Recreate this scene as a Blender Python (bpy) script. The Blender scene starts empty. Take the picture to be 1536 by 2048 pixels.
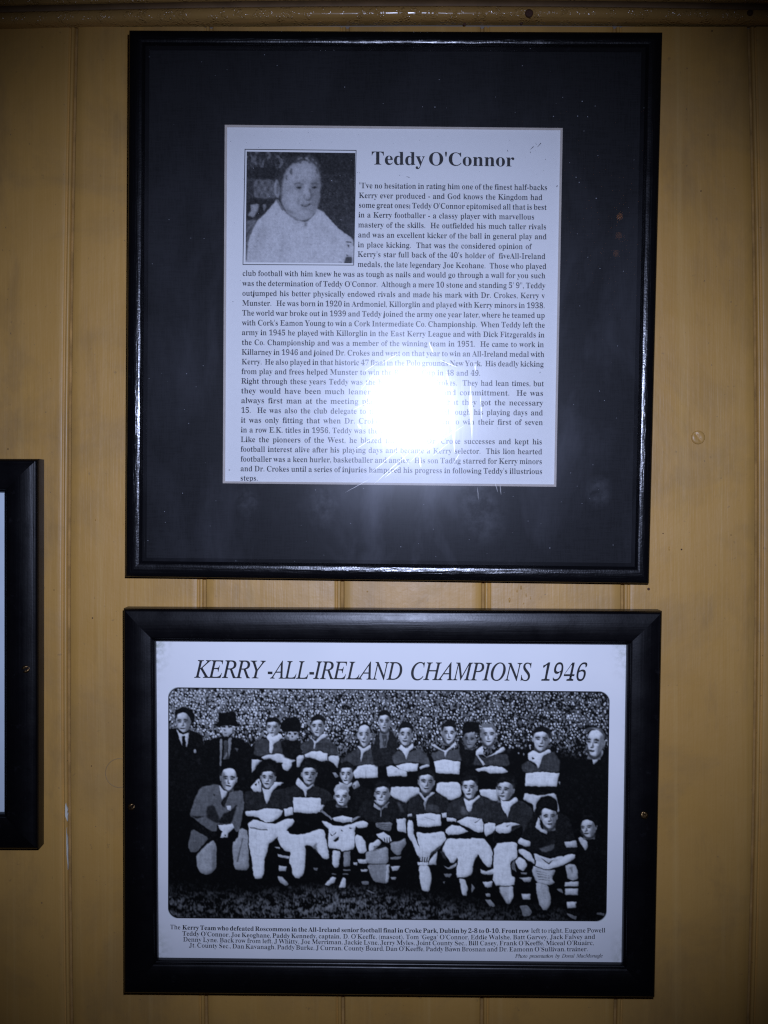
import bpy, math, random
import numpy as np
from mathutils import Vector, Matrix
from mathutils.geometry import tessellate_polygon

sc = bpy.context.scene
C = sc.collection

# ---------------------------------------------------------------- camera
F = 2160.0                     # focal length in photograph pixels (1536 x 2048)
D = 0.583                      # metres from the lens to the boards
CAM = Vector((0, -D, 0))
cam = bpy.data.cameras.new('camera'); cam.sensor_fit = 'VERTICAL'; cam.sensor_height = 36; cam.sensor_width = 27
cam.lens = F/2048*36; cam.clip_start = .01; cam.clip_end = 50
co = bpy.data.objects.new('camera', cam); C.objects.link(co); co.location = CAM; co.rotation_euler = (math.pi/2, 0, 0)
sc.camera = co

# ---------------------------------------------------------------- light: a dark room, the camera's flash beside the lens, faint amber bar lamps behind
w = bpy.data.worlds.new('World'); sc.world = w; w.use_nodes = True
bg = w.node_tree.nodes['Background']; bg.inputs[0].default_value = (.9, .62, .32, 1); bg.inputs[1].default_value = .004
fl = bpy.data.lights.new('flash', 'SPOT'); fl.energy = 16.0; fl.color = (.588, .675, 1.0); fl.spot_size = math.radians(66); fl.spot_blend = 1.0
fl.shadow_soft_size = .009
fo = bpy.data.objects.new('flash', fl); C.objects.link(fo); fo.location = (.027, -D-.004, .058)
fo.rotation_euler = (Vector((-.002, 0, -.002))-fo.location).to_track_quat('-Z', 'Y').to_euler()
def lamp(name, loc, e, col, r):
    l = bpy.data.lights.new(name, 'POINT'); l.energy = e; l.color = col; l.shadow_soft_size = r
    o = bpy.data.objects.new(name, l); C.objects.link(o); o.location = loc; return o
sc.view_settings.view_transform = 'Standard'; sc.view_settings.look = 'None'; sc.view_settings.exposure = 0; sc.view_settings.gamma = 1
sc.cycles.max_bounces = 6; sc.cycles.transparent_max_bounces = 8; sc.cycles.caustics_reflective = False
sc.cycles.use_denoising = False
sc.cycles.filter_width = 1.25

# ---------------------------------------------------------------- helpers
def mesh(name, V, Fc, mat, parent=None, smooth=False, cols=None):
    me = bpy.data.meshes.new(name)
    V = np.asarray(V, np.float32)
    if isinstance(Fc, np.ndarray):
        n, k = Fc.shape
        me.vertices.add(len(V)); me.vertices.foreach_set('co', V.ravel())
        me.loops.add(n*k); me.loops.foreach_set('vertex_index', Fc.astype(np.int32).ravel())
        me.polygons.add(n); me.polygons.foreach_set('loop_start', np.arange(0, n*k, k, dtype=np.int32))
        me.update(calc_edges=True); me.validate()
    else:
        me.from_pydata([tuple(map(float, v)) for v in V], [], Fc); me.update()
    if smooth: me.polygons.foreach_set('use_smooth', np.ones(len(me.polygons), bool))
    if cols is not None:
        a = me.color_attributes.new('print', 'FLOAT_COLOR', 'POINT')
        c = np.ones((len(V), 4), np.float32); c[:, :3] = cols; a.data.foreach_set('color', c.ravel())
    me.materials.append(mat)
    o = bpy.data.objects.new(name, me); C.objects.link(o)
    if parent: o.parent = parent
    return o
def empty(name, mw):
    o = bpy.data.objects.new(name, None); C.objects.link(o); o.matrix_world = mw; o.empty_display_size = .02; return o
def tag(o, label=None, cat=None, group=None, kind=None):
    for k, v in (('label', label), ('category', cat), ('group', group), ('kind', kind)):
        if v: o[k] = v
    return o
def grid(nu, nv):
    i, j = np.meshgrid(np.arange(nu-1), np.arange(nv-1)); a = (j*nu+i).ravel()
    return np.stack([a, a+1, a+nu+1, a+nu], 1)
def merge(parts):
    V, Q, n = [], [], 0
    for v, q in parts:
        V.append(np.asarray(v, float)); Q += [tuple(int(x)+n for x in f) for f in q]; n += len(v)
    return np.concatenate(V), Q
def box(x0, x1, y0, y1, z0, z1):
    v = [(x, y, z) for x in (x0, x1) for y in (y0, y1) for z in (z0, z1)]
    return v, [(0,1,3,2),(4,6,7,5),(0,4,5,1),(2,3,7,6),(0,2,6,4),(1,5,7,3)]

# ---------------------------------------------------------------- materials
def nodes(name):
    m = bpy.data.materials.new(name); m.use_nodes = True; nt = m.node_tree; nt.nodes.clear()
    out = nt.nodes.new('ShaderNodeOutputMaterial')
    def N(t, **k):
        n = nt.nodes.new('ShaderNode'+t)
        for a, b in k.items():
            if a.startswith('i_'):
                key = a[2:]; key = int(key) if key.isdigit() else key.replace('_', ' ')
                s = n.inputs[key]
                if isinstance(b, bpy.types.NodeSocket): nt.links.new(b, s)
                else: s.default_value = b
            else: setattr(n, a, b)
        return n
    return m, nt, N, out
def obco(N, scale=(1, 1, 1), loc=(0, 0, 0)):
    t = N('TexCoord'); return N('Mapping', i_Vector=t.outputs['Object'], i_Scale=scale, i_Location=loc).outputs[0]
def noise(N, v, s, d=4, r=.5, dist=0): return N('TexNoise', i_Vector=v, i_Scale=s, i_Detail=d, i_Roughness=r, i_Distortion=dist).outputs[0]
def ramp(N, f, a, b, c0=(0, 0, 0, 1), c1=(1, 1, 1, 1)):
    n = N('ValToRGB', i_0=f); e = n.color_ramp.elements; e[0].position = a; e[1].position = b; e[0].color = c0; e[1].color = c1; return n.outputs[0]
def mixc(N, f, a, b, mode='MIX'):
    n = N('Mix', data_type='RGBA', blend_type=mode)
    nt = n.id_data
    for i, x in ((0, f), (6, a), (7, b)):
        s = n.inputs[i]
        if isinstance(x, bpy.types.NodeSocket): nt.links.new(x, s)
        else: s.default_value = x if not isinstance(x, tuple) or len(x) == 4 else (*x, 1)
    return n.outputs[2]
def math_(N, op, a, b=0.): return N('Math', operation=op, i_0=a, i_1=b).outputs[0]

def paint_material():
    m, nt, N, out = nodes('glossy_mustard_paint')
    co_ = obco(N); st = obco(N, (1, 1, .045)); st2 = obco(N, (1, 1, .12))
    col = mixc(N, ramp(N, noise(N, co_, 9, 5), .35, .7), (.430, .235, .056), (.498, .280, .071))
    grime = ramp(N, noise(N, co_, 13, 7, .66, .5), .47, .62)
    col = mixc(N, math_(N, 'MULTIPLY', grime, .36), col, (.25, .155, .062))
    streak = ramp(N, noise(N, st, 260, 3), .45, .8)
    col = mixc(N, math_(N, 'MULTIPLY', streak, .10), col, (.40, .235, .062))
    sp = ramp(N, noise(N, co_, 420, 2), .735, .76)
    col = mixc(N, math_(N, 'MULTIPLY', sp, .7), col, (.16, .10, .05))
    gr2 = ramp(N, noise(N, obco(N, (1, 1, .35), (3, 0, 1)), 26, 7, .7, .3), .53, .66)
    col = mixc(N, math_(N, 'MULTIPLY', gr2, .30), col, (.20, .12, .05))
    gr3 = ramp(N, noise(N, obco(N, (1, 1, .02), (7, 0, 2)), 90, 5, .7), .53, .66)
    col = mixc(N, math_(N, 'MULTIPLY', gr3, .16), col, (.62, .42, .16))
    sp2 = ramp(N, noise(N, obco(N, (1, 1, 1), (2, 1, 5)), 230, 3, .6), .67, .72)
    col = mixc(N, math_(N, 'MULTIPLY', sp2, .45), col, (.22, .13, .05))
    b1 = noise(N, st, 420, 3, .6); b2 = noise(N, co_, 60, 4, .55); b3 = noise(N, co_, 700, 2, .5); b4 = noise(N, st2, 120, 2)
    hsum = math_(N, 'ADD', math_(N, 'MULTIPLY', b1, .7), math_(N, 'ADD', math_(N, 'MULTIPLY', b2, 1.5), math_(N, 'ADD', math_(N, 'MULTIPLY', b3, .12), math_(N, 'MULTIPLY', b4, .6))))
    bump = N('Bump', i_Strength=.35, i_Distance=.0006, i_Height=hsum)
    p = N('BsdfPrincipled', i_Base_Color=col, i_Roughness=ramp(N, noise(N, co_, 40, 4), .3, .8, (.36, .36, .36, 1), (.5, .5, .5, 1)), i_Normal=bump.outputs[0])
    p.inputs['Specular IOR Level'].default_value = .45
    nt.links.new(p.outputs[0], out.inputs[0]); return m
def rail_material():
    m, nt, N, out = nodes('pebbled_brown_paint')
    co_ = obco(N); st = obco(N, (.15, 1, 1))
    col = mixc(N, ramp(N, noise(N, co_, 12, 5), .35, .7), (.36, .205, .06), (.46, .27, .085))
    col = mixc(N, math_(N, 'MULTIPLY', ramp(N, noise(N, co_, 30, 6), .55, .8), .5), col, (.16, .09, .032))
    vo = N('TexVoronoi', i_Vector=co_, i_Scale=780).outputs['Distance']
    peb = math_(N, 'MULTIPLY', ramp(N, vo, .1, .6, (1, 1, 1, 1), (0, 0, 0, 1)), ramp(N, noise(N, co_, 160, 2), .42, .6))
    h = math_(N, 'ADD', math_(N, 'MULTIPLY', peb, .5), math_(N, 'MULTIPLY', noise(N, st, 90, 4), .7))
    bump = N('Bump', i_Strength=1., i_Distance=.0009, i_Height=h)
    p = N('BsdfPrincipled', i_Base_Color=col, i_Roughness=.15, i_Normal=bump.outputs[0])
    nt.links.new(p.outputs[0], out.inputs[0]); return m
def lacquer(name, axis, col, rough, grain, spec=.5, gs=1.):
    m, nt, N, out = nodes(name)
    sc3 = (.03, 1, 1) if axis == 'x' else (1, 1, .03)
    st = obco(N, sc3); co_ = obco(N)
    g = noise(N, st, 900*gs, 3, .6); g2 = noise(N, co_, 900, 2); g3 = noise(N, co_, 45, 4)
    h = math_(N, 'ADD', math_(N, 'MULTIPLY', g, grain), math_(N, 'ADD', math_(N, 'MULTIPLY', g2, grain*.25), math_(N, 'MULTIPLY', g3, grain*.6)))
    bump = N('Bump', i_Strength=.8, i_Distance=.0003, i_Height=h)
    c = mixc(N, ramp(N, noise(N, co_, 200, 5, .7), .62, .8), col, tuple(min(1, v*2.2+.006) for v in col[:3]))
    r = ramp(N, noise(N, co_, 70, 5, .65), .3, .75, (rough*.85,)*3+(1,), (rough*1.2,)*3+(1,))
    p = N('BsdfPrincipled', i_Base_Color=c, i_Roughness=r, i_Normal=bump.outputs[0]); p.inputs['Specular IOR Level'].default_value = spec
    nt.links.new(p.outputs[0], out.inputs[0]); return m
def plain(name, col, rough=.6, spec=.3, vary=.06, scale=60, bump=0., metal=0.):
    m, nt, N, out = nodes(name); co_ = obco(N)
    c = mixc(N, ramp(N, noise(N, co_, scale, 5, .6), .3, .7), tuple(v*(1-vary) for v in col), tuple(min(1, v*(1+vary)) for v in col))
    p = N('BsdfPrincipled', i_Base_Color=c, i_Roughness=rough, i_Metallic=metal); p.inputs['Specular IOR Level'].default_value = spec
    if bump:
        nt.links.new(N('Bump', i_Strength=.5, i_Distance=bump, i_Height=noise(N, co_, scale*8, 3)).outputs[0], p.inputs['Normal'])
    nt.links.new(p.outputs[0], out.inputs[0]); return m
def printed(name):
    m, nt, N, out = nodes(name)
    c = N('VertexColor', layer_name='print').outputs[0]
    p = N('BsdfPrincipled', i_Base_Color=c, i_Roughness=.5); p.inputs['Specular IOR Level'].default_value = .06
    nt.links.new(p.outputs[0], out.inputs[0]); return m
def mat_board_material():
    m, nt, N, out = nodes('black_mat_board')
    a = noise(N, obco(N, (1, 1, .06)), 2600, 2); b = noise(N, obco(N, (.06, 1, 1)), 2600, 2)
    wv = math_(N, 'ADD', a, b)
    c = mixc(N, ramp(N, wv, .85, 1.2), (.0055, .0055, .0062), (.0105, .0105, .0118))
    c = mixc(N, math_(N, 'MULTIPLY', ramp(N, noise(N, obco(N), 10, 4), .4, .75), .35), c, (.014, .0138, .014))
    p = N('BsdfPrincipled', i_Base_Color=c, i_Roughness=.85); p.inputs['Specular IOR Level'].default_value = .15
    nt.links.new(p.outputs[0], out.inputs[0]); return m
def glass_material():
    m, nt, N, out = nodes('dusty_picture_glass')
    co_ = obco(N)
    fine = N('Bump', i_Strength=.05, i_Distance=.0002, i_Height=noise(N, obco(N, (1, 1, .08)), 500, 3))
    tr = N('BsdfTransparent', i_Color=(.93, .935, .94, 1))
    g1 = N('BsdfGlossy', i_Color=(1, .97, .93, 1), i_Roughness=.15, i_Normal=fine.outputs[0])
    g2 = N('BsdfGlossy', i_Color=(.85, .87, 1, 1), i_Roughness=.42)
    g0 = N('BsdfGlossy', i_Color=(1, 1, 1, 1), i_Roughness=.02)
    d = N('BsdfDiffuse', i_Color=(.75, .77, .85, 1))
    s = N('MixShader', i_0=.0155, i_1=tr.outputs[0], i_2=g1.outputs[0]).outputs[0]
    s = N('MixShader', i_0=.02, i_1=s, i_2=g0.outputs[0]).outputs[0]
    gh = N('BsdfGlossy', i_Color=(.9, .93, 1, 1), i_Roughness=.22)
    s = N('MixShader', i_0=.010, i_1=s, i_2=gh.outputs[0]).outputs[0]
    # greasy smears: a wide faint lobe, stronger where hands have been
    sm = ramp(N, noise(N, obco(N, (1, 1, .45)), 22, 5, .6, .5), .45, .8, (.002, .002, .002, 1), (.02, .02, .02, 1))
    s = N('MixShader', i_0=sm, i_1=s, i_2=g2.outputs[0]).outputs[0]
    # hand smears low on the pane
    for cx, cz, rr in ((.0505, -.111, .0135), (-.034, -.104, .010), (.045, -.098, .011), (.112, -.098, .0075), (-.074, -.103, .006)):
        dd = N('VectorMath', operation='DISTANCE', i_0=N('VectorMath', operation='MULTIPLY', i_0=co_, i_1=(1, 0, .8)).outputs[0], i_1=(cx, 0, cz*.8)).outputs['Value']
        mk_ = math_(N, 'MULTIPLY', ramp(N, dd, rr*.45, rr*1.05, (1, 1, 1, 1), (0, 0, 0, 1)), ramp(N, noise(N, co_, 160, 5, .7), .38, .75, (0, 0, 0, 1), (.055, .055, .055, 1)))
        s = N('MixShader', i_0=mk_, i_1=s, i_2=d.outputs[0]).outputs[0]
    # specks of dust
    vo = N('TexVoronoi', i_Vector=co_, i_Scale=190); vo.inputs['Randomness'].default_value = 1
    r = math_(N, 'MULTIPLY', noise(N, co_, 55, 1), .079)
    dust = math_(N, 'MULTIPLY', math_(N, 'LESS_THAN', vo.outputs['Distance'], math_(N, 'SUBTRACT', r, .004)), .28)
    s = N('MixShader', i_0=math_(N, 'ADD', dust, .004), i_1=s, i_2=d.outputs[0]).outputs[0]
    nt.links.new(s, out.inputs[0]); return m
def poster_material():
    m, nt, N, out = nodes('worn_white_poster_paper'); co_ = obco(N)
    tc = N('TexCoord'); g = N('SeparateXYZ', i_0=tc.outputs['Generated'])
    ax = math_(N, 'ABSOLUTE', math_(N, 'SUBTRACT', g.outputs[0], .5)); az = math_(N, 'ABSOLUTE', math_(N, 'SUBTRACT', g.outputs[2], .5))
    corner = math_(N, 'MULTIPLY', ramp(N, ax, .455, .5), ramp(N, az, .36, .5))
    edge = math_(N, 'MULTIPLY', ramp(N, math_(N, 'MAXIMUM', ax, math_(N, 'ADD', az, -.005)), .482, .5), .35)
    msk = math_(N, 'MULTIPLY', math_(N, 'ADD', corner, edge), ramp(N, noise(N, co_, 320, 6, .7), .42, .62))
    c = mixc(N, ramp(N, noise(N, co_, 25, 5), .3, .7), (.76, .77, .78), (.82, .82, .82))
    c = mixc(N, msk, c, (.34, .37, .30))
    p = N('BsdfPrincipled', i_Base_Color=c, i_Roughness=.55); p.inputs['Specular IOR Level'].default_value = .25
    nt.links.new(p.outputs[0], out.inputs[0]); return m
# ---------------------------------------------------------------- flat prints (the two printed photographs)
def gblur(a, s):
    if s <= 0: return a
    r = max(1, int(3*s+.5)); k = np.exp(-.5*(np.arange(-r, r+1)/s)**2); k /= k.sum()
    p = np.pad(a, ((r, r), (0, 0)), mode='edge'); a = sum(k[i]*p[i:i+a.shape[0]] for i in range(2*r+1))
    p = np.pad(a, ((0, 0), (r, r)), mode='edge'); return sum(k[i]*p[:, i:i+a.shape[1]] for i in range(2*r+1))

class Art:
    """A small painter: shapes are given in the units of enlarged sketches ('tiles') of the print."""
    def __init__(s, x0, y0, x1, y1, res, tiles, seed=3):
        s.x0, s.y0, s.res, s.tiles = x0, y0, res, tiles
        s.w, s.h = int((x1-x0)*res), int((y1-y0)*res)
        s.a = np.zeros((s.h, s.w)); s.rng = np.random.default_rng(seed)
        s.X, s.Y = np.meshgrid((np.arange(s.w)+.5)/res+x0, (np.arange(s.h)+.5)/res+y0)
    def pts(s, t, p):
        ox, oy, k = s.tiles[t]
        q = np.array([[float(v) for v in c.split(',')] for c in p.split()]) if isinstance(p, str) else np.array(p, float)
        return q/k+np.array([ox, oy])
    def mask(s, q, blur):
        m = int(blur*s.res*3)+3
        px = (q[:, 0]-s.x0)*s.res; py = (q[:, 1]-s.y0)*s.res
        i0, i1 = max(0, int(px.min())-m), min(s.w, int(px.max())+m+1); j0, j1 = max(0, int(py.min())-m), min(s.h, int(py.max())+m+1)
        if i1 <= i0 or j1 <= j0: return None
        gx, gy = np.meshgrid(np.arange(i0, i1)+.5, np.arange(j0, j1)+.5); ins = np.zeros(gx.shape, bool)
        n = len(q)
        for a in range(n):
            b = (a+1) % n
            ya, yb, xa, xb = py[a], py[b], px[a], px[b]
            if ya == yb: continue
            ins ^= ((gy > min(ya, yb)) & (gy <= max(ya, yb)) & (gx < xa+(gy-ya)*(xb-xa)/(yb-ya)))
        return (j0, j1, i0, i1), gblur(ins.astype(float), blur*s.res)
    def smooth(s, q, it=2):
        for _ in range(it):
            r = np.roll(q, -1, 0); k = .25 if it > 1 or len(q) > 19 else .13; q = np.stack([(1-k)*q+k*r, k*q+(1-k)*r], 1).reshape(-1, 2)
        return q
    def P(s, t, g, p, blur=.7, al=1., it=1):
        q = s.pts(t, p)
        r = s.mask(s.smooth(q, it) if len(q) > 4 and not (blur == .5 and len(q) <= 8 and t in 'ABCDEFGH') else q, blur)
        if r is None: return
        (a, b, c, d), m = r; s.a[a:b, c:d] = s.a[a:b, c:d]*(1-m*al)+g/255*m*al
    def El(s, t, g, cx, cy, rx, ry, rot=0, blur=.7, al=1.):
        th = np.linspace(0, 2*np.pi, 20, endpoint=False); c, n = math.cos(rot), math.sin(rot)
        x, y = rx*np.cos(th), ry*np.sin(th)
        s.P(t, g, np.stack([cx+x*c-y*n, cy+x*n+y*c], 1), blur, al, 1)
    def noise(s, sig, sy=None):
        a = s.rng.standard_normal((s.h, s.w)); sy = sy or sig
        r = max(1, int(3*sig*s.res)); k = np.exp(-.5*(np.arange(-r, r+1)/(sig*s.res))**2)
        ry = max(1, int(3*sy*s.res)); ky = np.exp(-.5*(np.arange(-ry, ry+1)/(sy*s.res))**2)
        p = np.pad(a, ((ry, ry), (0, 0)), mode='wrap'); a = sum(ky[i]*p[i:i+s.h] for i in range(2*ry+1))
        p = np.pad(a, ((0, 0), (r, r)), mode='wrap'); a = sum(k[i]*p[:, i:i+s.w] for i in range(2*r+1))
        return a/a.std()
    def face(s, t, cx, cy, w, h, rot=0., hair=1., g=212, turn=0., sh=1, ear=3, bald=0):
        rv = s.rng.uniform(-1, 1, 8); w *= 1+.05*rv[0]; turn += .7*rv[1]; sh = sh if rv[2] > -.6 else -sh; g = g*(.93+.05*rv[3])
        c, n = math.cos(rot), math.sin(rot)
        def L(x, y): return (cx+(x*w*c-y*h*n), cy+(x*w*n+y*h*c))
        def PP(gr, l, blur=.5, al=1., it=2): s.P(t, gr, [L(*v) for v in l], blur, al, it)
        if hair > 0:
            PP(9, [(-.6,-.1),(-.6,-.38),(-.42,-.58),(0,-.68*hair),(.42,-.6),(.62,-.38),(.58,-.1),(.4,0),(-.4,0)], .8)
        PP(g*.55, [(-.34,.2),(.34,.2),(.4,.62),(-.4,.62)], .9)
        if ear & 1: PP(g*.7, [(-.5,-.1),(-.58,-.12),(-.57,.08),(-.5,.14)], .6)
        if ear & 2: PP(g*.8, [(.5,-.1),(.6,-.13),(.58,.08),(.48,.14)], .6)
        PP(g, [(-.46,-.3),(-.3,-.46),(.05,-.5),(.34,-.46),(.48,-.3),(.5,0),(.44,.22),(.25,.42),(.02,.52),(-.22,.44),(-.42,.22),(-.5,0)], .6)
        if hair > 0 and not bald:
            PP(12, [(-.52,-.05),(-.44,-.22),(-.4,-.34),(-.12,-.36),(.1,-.4),(.36,-.34),(.44,-.2),(.54,-.05),(.58,-.5),(0,-.7),(-.58,-.5)], .6)
        PP(g*.36, [(.26*sh,-.34),(.5*sh,-.34),(.54*sh,.1),(.34*sh,.46),(.1*sh,.5),(.2*sh,.2)], 1.8, .75)
        PP(g*.7, [(-.5*sh,-.3),(-.36*sh,-.3),(-.34*sh,.2),(-.5*sh,.1)], 1.4, .6)
        PP(g*1.08, [(-.3*sh,.02),(-.1*sh,.02),(-.12*sh,.16),(-.28*sh,.14)], 1.2, .7)
        PP(g*1.08, [(-.25*sh,-.36),(.1*sh,-.38),(.1*sh,-.22),(-.2*sh,-.2)], 1.3, .6)
        e = turn*.1
        for k in (-1, 1):
            PP(22, [(e+k*.07,-.115),(e+k*.2,-.165),(e+k*.4,-.12),(e+k*.38,-.06),(e+k*.2,-.09)], .55, .9, 1)
            PP(15, [(e+k*.1,-.02),(e+k*.22,-.06),(e+k*.35,-.02),(e+k*.22,.01)], .55, .9, 1)
            PP(g*.25, [(e+k*.05,-.15),(e+k*.4,-.14),(e+k*.38,.03),(e+k*.08,.03)], 1.1, .42, 1)
            PP(g*.62, [(e+k*.12,.3),(e+k*.3,.1),(e+k*.44,.12),(e+k*.3,.4)], 1.3, .35, 1)
        PP(g*.34, [(e+.02*sh,-.06),(e+.14*sh,.13),(e+.13,.18),(e-.11,.19),(e-.0,.12)], .7, .8, 1)
        PP(30, [(e-.1,.165),(e+.1,.165),(e+.06,.2),(e-.07,.2)], .5, .75, 1)
        PP(28, [(e-.22,.275),(e-.05,.265),(e+.2,.275),(e+.1,.335),(e-.12,.335)], .55, .9, 1)
        PP(g*.5, [(e-.14,.36),(e+.12,.36),(e,.4)], .7, .5, 1)
        PP(25, [(-.42,.26),(-.22,.47),(.02,.54),(.25,.45),(.44,.25),(.4,.52),(0,.66),(-.36,.52)], .8, .75, 1)

def finish(A, warp=.65, relief=.9, fold=.032):
    # irregular outlines, roundness from a soft light, cloth folds and grain
    res = A.res; wx, wy = A.noise(2.2)*warp*res*.55, A.noise(2.2)*warp*res*.55
    yy, xx = np.mgrid[0:A.h, 0:A.w].astype(float)
    x = np.clip(xx+wx, 0, A.w-1.001); y = np.clip(yy+wy, 0, A.h-1.001); i, j = x.astype(int), y.astype(int); fx, fy = x-i, y-j
    a = A.a; a = a[j, i]*(1-fx)*(1-fy)+a[j, i+1]*fx*(1-fy)+a[j+1, i]*(1-fx)*fy+a[j+1, i+1]*fx*fy
    b = gblur(a, 3.2*res); gy, gx = np.gradient(b); sh = (gx*.45+gy*.75)*res*3.2*relief
    c = gblur(a, 7*res); m = np.clip((a-.25)/.3, 0, 1)
    a = a+np.clip(sh, -.5, .5)*m*.8
    a = a*(1-m*.30*np.clip((.85-b)/.85, 0, 1)*1.3)
    f = A.noise(1.1, 4.5)*.6+A.noise(3.5, 1.2)*.5+A.noise(2.4)*.6
    a = a*(1+m*fold*f)+(1-m)*np.clip(a*6, 0, 1)*.02*np.clip(f, -1, 3)
    return a

def team_photo():
    K = 6.678
    A = Art(337, 1374, 1219, 1843, 1.5, {'S':(0,0,1.),'A':(330,1370,K),'B':(330,1600,K),'C':(540,1370,K),'D':(540,1600,K),
        'E':(750,1370,6.4),'F':(750,1600,6.4),'G':(980,1370,6.144),'H':(980,1600,6.144)})
    X, Y = A.X, A.Y
    # the crowd on the terraces: a field of small light faces over dark coats
    n = A.noise(1.1, 1.35)+.45*A.noise(.75)+.3*A.noise(6)
    bias = .42-(X-337)/882*.7-np.clip((Y-1430)/75, -.2, 2.1)*.55
    bias += .35*np.exp(-((X-420)/90)**2)*(Y < 1450)
    lo = A.noise(2.2)
    v = 1/(1+np.exp(-(n+bias)*2.9))
    top = .88-.08*(X-337)/882
    A.a = .03+v*top*(.85+.13*lo)
    A.a = np.clip(A.a, .02, .85)*np.clip(1.15-(Y-1470)/150, .0, 1)
    body = np.clip((Y-1488-18*np.cos((X-640)/45))/26, 0, 1); A.a *= 1-body
    side = np.clip((Y-1490)/40, 0, 1)*np.clip((X-1130)/30, 0, 1); A.a *= 1-side
    crowd = (A.a > .02)*0.
    A.a *= .62-.22*(X-337)/882
    for r in range(26):
        for c in range(150):
            x = 337+c*6.1+(r % 2)*3+A.rng.uniform(-2, 2); y = 1379+r*5.6+A.rng.uniform(-1.8, 1.8); u = A.rng.uniform()
            if u < .22+.16*(x-337)/882 or y > 1515 or (y > 1455 and u < .3+(y-1455)/75): continue
            z = 1+.25*(y-1380)/130; f = np.clip(1.35-(y-1440)/110, .3, 1.1)*(1.-.10*(x-337)/882)
            A.El('S', f*A.rng.uniform(185, 275), x, y, A.rng.uniform(1.0, 1.7)*z, A.rng.uniform(1.4, 2.3)*z, A.rng.uniform(-.7, .7), .4, A.rng.uniform(.75, 1))
    # grass
    edge = 1757+10*np.sin((X-300)/90)+.045*(X-337)
    gr = np.clip((Y-edge)/45, 0, 1)*np.clip(.55+.5*np.exp(-((X-760)/240)**2), 0, 1)
    gn = np.clip(.5+.32*A.noise(1.1, 1.6)+.3*A.noise(4, 2.5), 0, 1.4)
    A.a += gr*gn*.36*np.clip(1.25-(X-337)/1100, 0, 1)*(1-.75*np.clip((X-1120)/60, 0, 1))
    P, F, E = A.P, A.face, A.El
    # ---- back row
    P('A',5,"30,600 160,575 330,600 480,650 530,790 530,1700 30,1700",1)
    P('A',4,"500,760 740,690 900,680 1040,730 1180,840 1200,1300 1100,1700 480,1700",1.1)
    P('A',4,"130,420 160,330 250,300 370,330 400,470 350,560 300,400 180,380",1)
    F('A',250,500,185,275,-.06,0)
    P('A',8,"150,460 170,370 230,345 300,385 345,450 355,540 400,430 360,330 230,290 130,350",.7)
    P('A',200,"158,590 200,620 250,650 320,635 315,740 300,825 235,820 200,740",.5); P('A',6,"228,690 272,685 275,730 290,830 235,830",.4)
    P('A',6,"175,590 250,640 330,600 320,640 250,665 190,640",.6)
    E('A',170,405,890,16,28)
    P('A',165,"745,540 915,535 905,630 850,688 790,684 757,620",.6)
    P('A',4,"720,350 790,370 880,345 945,350 965,500 1015,520 1000,560 860,530 700,560 640,530 715,500",.9)
    P('A',30,"755,545 815,545 810,572 765,572",.5); P('A',30,"840,540 905,538 900,565 850,570",.5); P('A',60,"780,590 830,600 800,615",.6); P('A',90,"790,635 840,635 820,655",.5)
    P('A',120,"738,720 770,715 765,900 758,1085 735,1085",.6); P('A',120,"850,715 898,690 890,800 868,960 850,960",.6)
    P('A',45,"785,740 850,740 840,860 870,990 780,1000 790,860",.8); P('A',110,"780,990 830,890 835,930 795,1000",.6,.8); P('A',70,"930,840 990,850 970,890",.8)
    # player 1 back row
    P('A',46,"1200,760 1300,710 1400,720 1536,760 1640,800 1640,960 1500,900 1300,950 1190,940",1.2)
    P('C',46,"-60,760 160,730 330,790 420,900 300,960 150,920 -60,920",1.2)
    F('A',1445,565,165,225)
    P('A',205,"1350,690 1400,640 1450,700 1536,660 1536,740 1460,770 1440,900 1410,905 1420,780",.6)
    P('C',205,"0,700 80,670 140,640 180,690 100,740 50,770 20,900 -5,900",.6)
    P('A',195,"1290,965 1380,925 1560,915 1760,1000 1690,1035 1560,1035 1430,1030 1330,1000",.6); P('A',190,"1165,990 1315,1005 1240,1090 1165,1175",.6)
    P('C',195,"190,1010 250,985 295,1010 300,1080 240,1150 180,1130 160,1060",.6)
    # hat man
    P('C',3,"160,470 230,420 330,415 400,440 425,540 420,610 300,620 180,620 150,560",1); P('C',8,"150,720 420,720 440,960 330,1000 180,960",1.2)
    P('C',170,"228,625 375,612 380,680 330,740 270,735",.6); P('C',30,"245,632 285,632 280,655 250,655",.4); P('C',30,"320,630 365,625 360,650 325,655",.4); P('C',50,"280,670 320,680 300,700",.5)
    # player 2
    P('C',44,"400,800 540,710 780,700 890,800 930,920 780,930 650,880 460,910",1.2)
    F('C',640,545,170,250,.02)
    P('C',200,"540,650 565,700 610,740 700,640 755,640 765,680 660,730 620,760 605,845 590,840 590,740 545,700",.6)
    P('C',200,"475,915 560,882 660,875 780,905 775,1000 700,1015 600,985 480,955",.5); P('C',185,"365,935 465,925 460,965 400,1090 360,1090",.6); P('C',195,"785,935 920,930 935,980 905,1110 850,1030 790,1000",.6)
    # player 3, thin hair
    P('C',42,"930,1020 1060,900 1180,830 1350,830 1460,900 1480,1070 1110,1070",1.2)
    P('C',9,"1165,650 1180,520 1260,470 1340,510 1365,640",.8)
    F('C',1262,655,160,290,0,0)
    P('C',200,"1170,790 1260,830 1355,770 1350,830 1255,885 1225,1010 1215,1010 1225,880",.6)
    P('C',200,"1180,1075 1300,1048 1450,1060 1450,1225 1290,1235 1150,1240 1110,1170",.5)
    P('C',90,"1285,1120 1295,1120 1292,1235 1285,1235",.5,.5)
    # standing official
    P('E',20,"-40,800 60,560 200,520 300,700 260,1000 0,1040",1.2)
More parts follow.
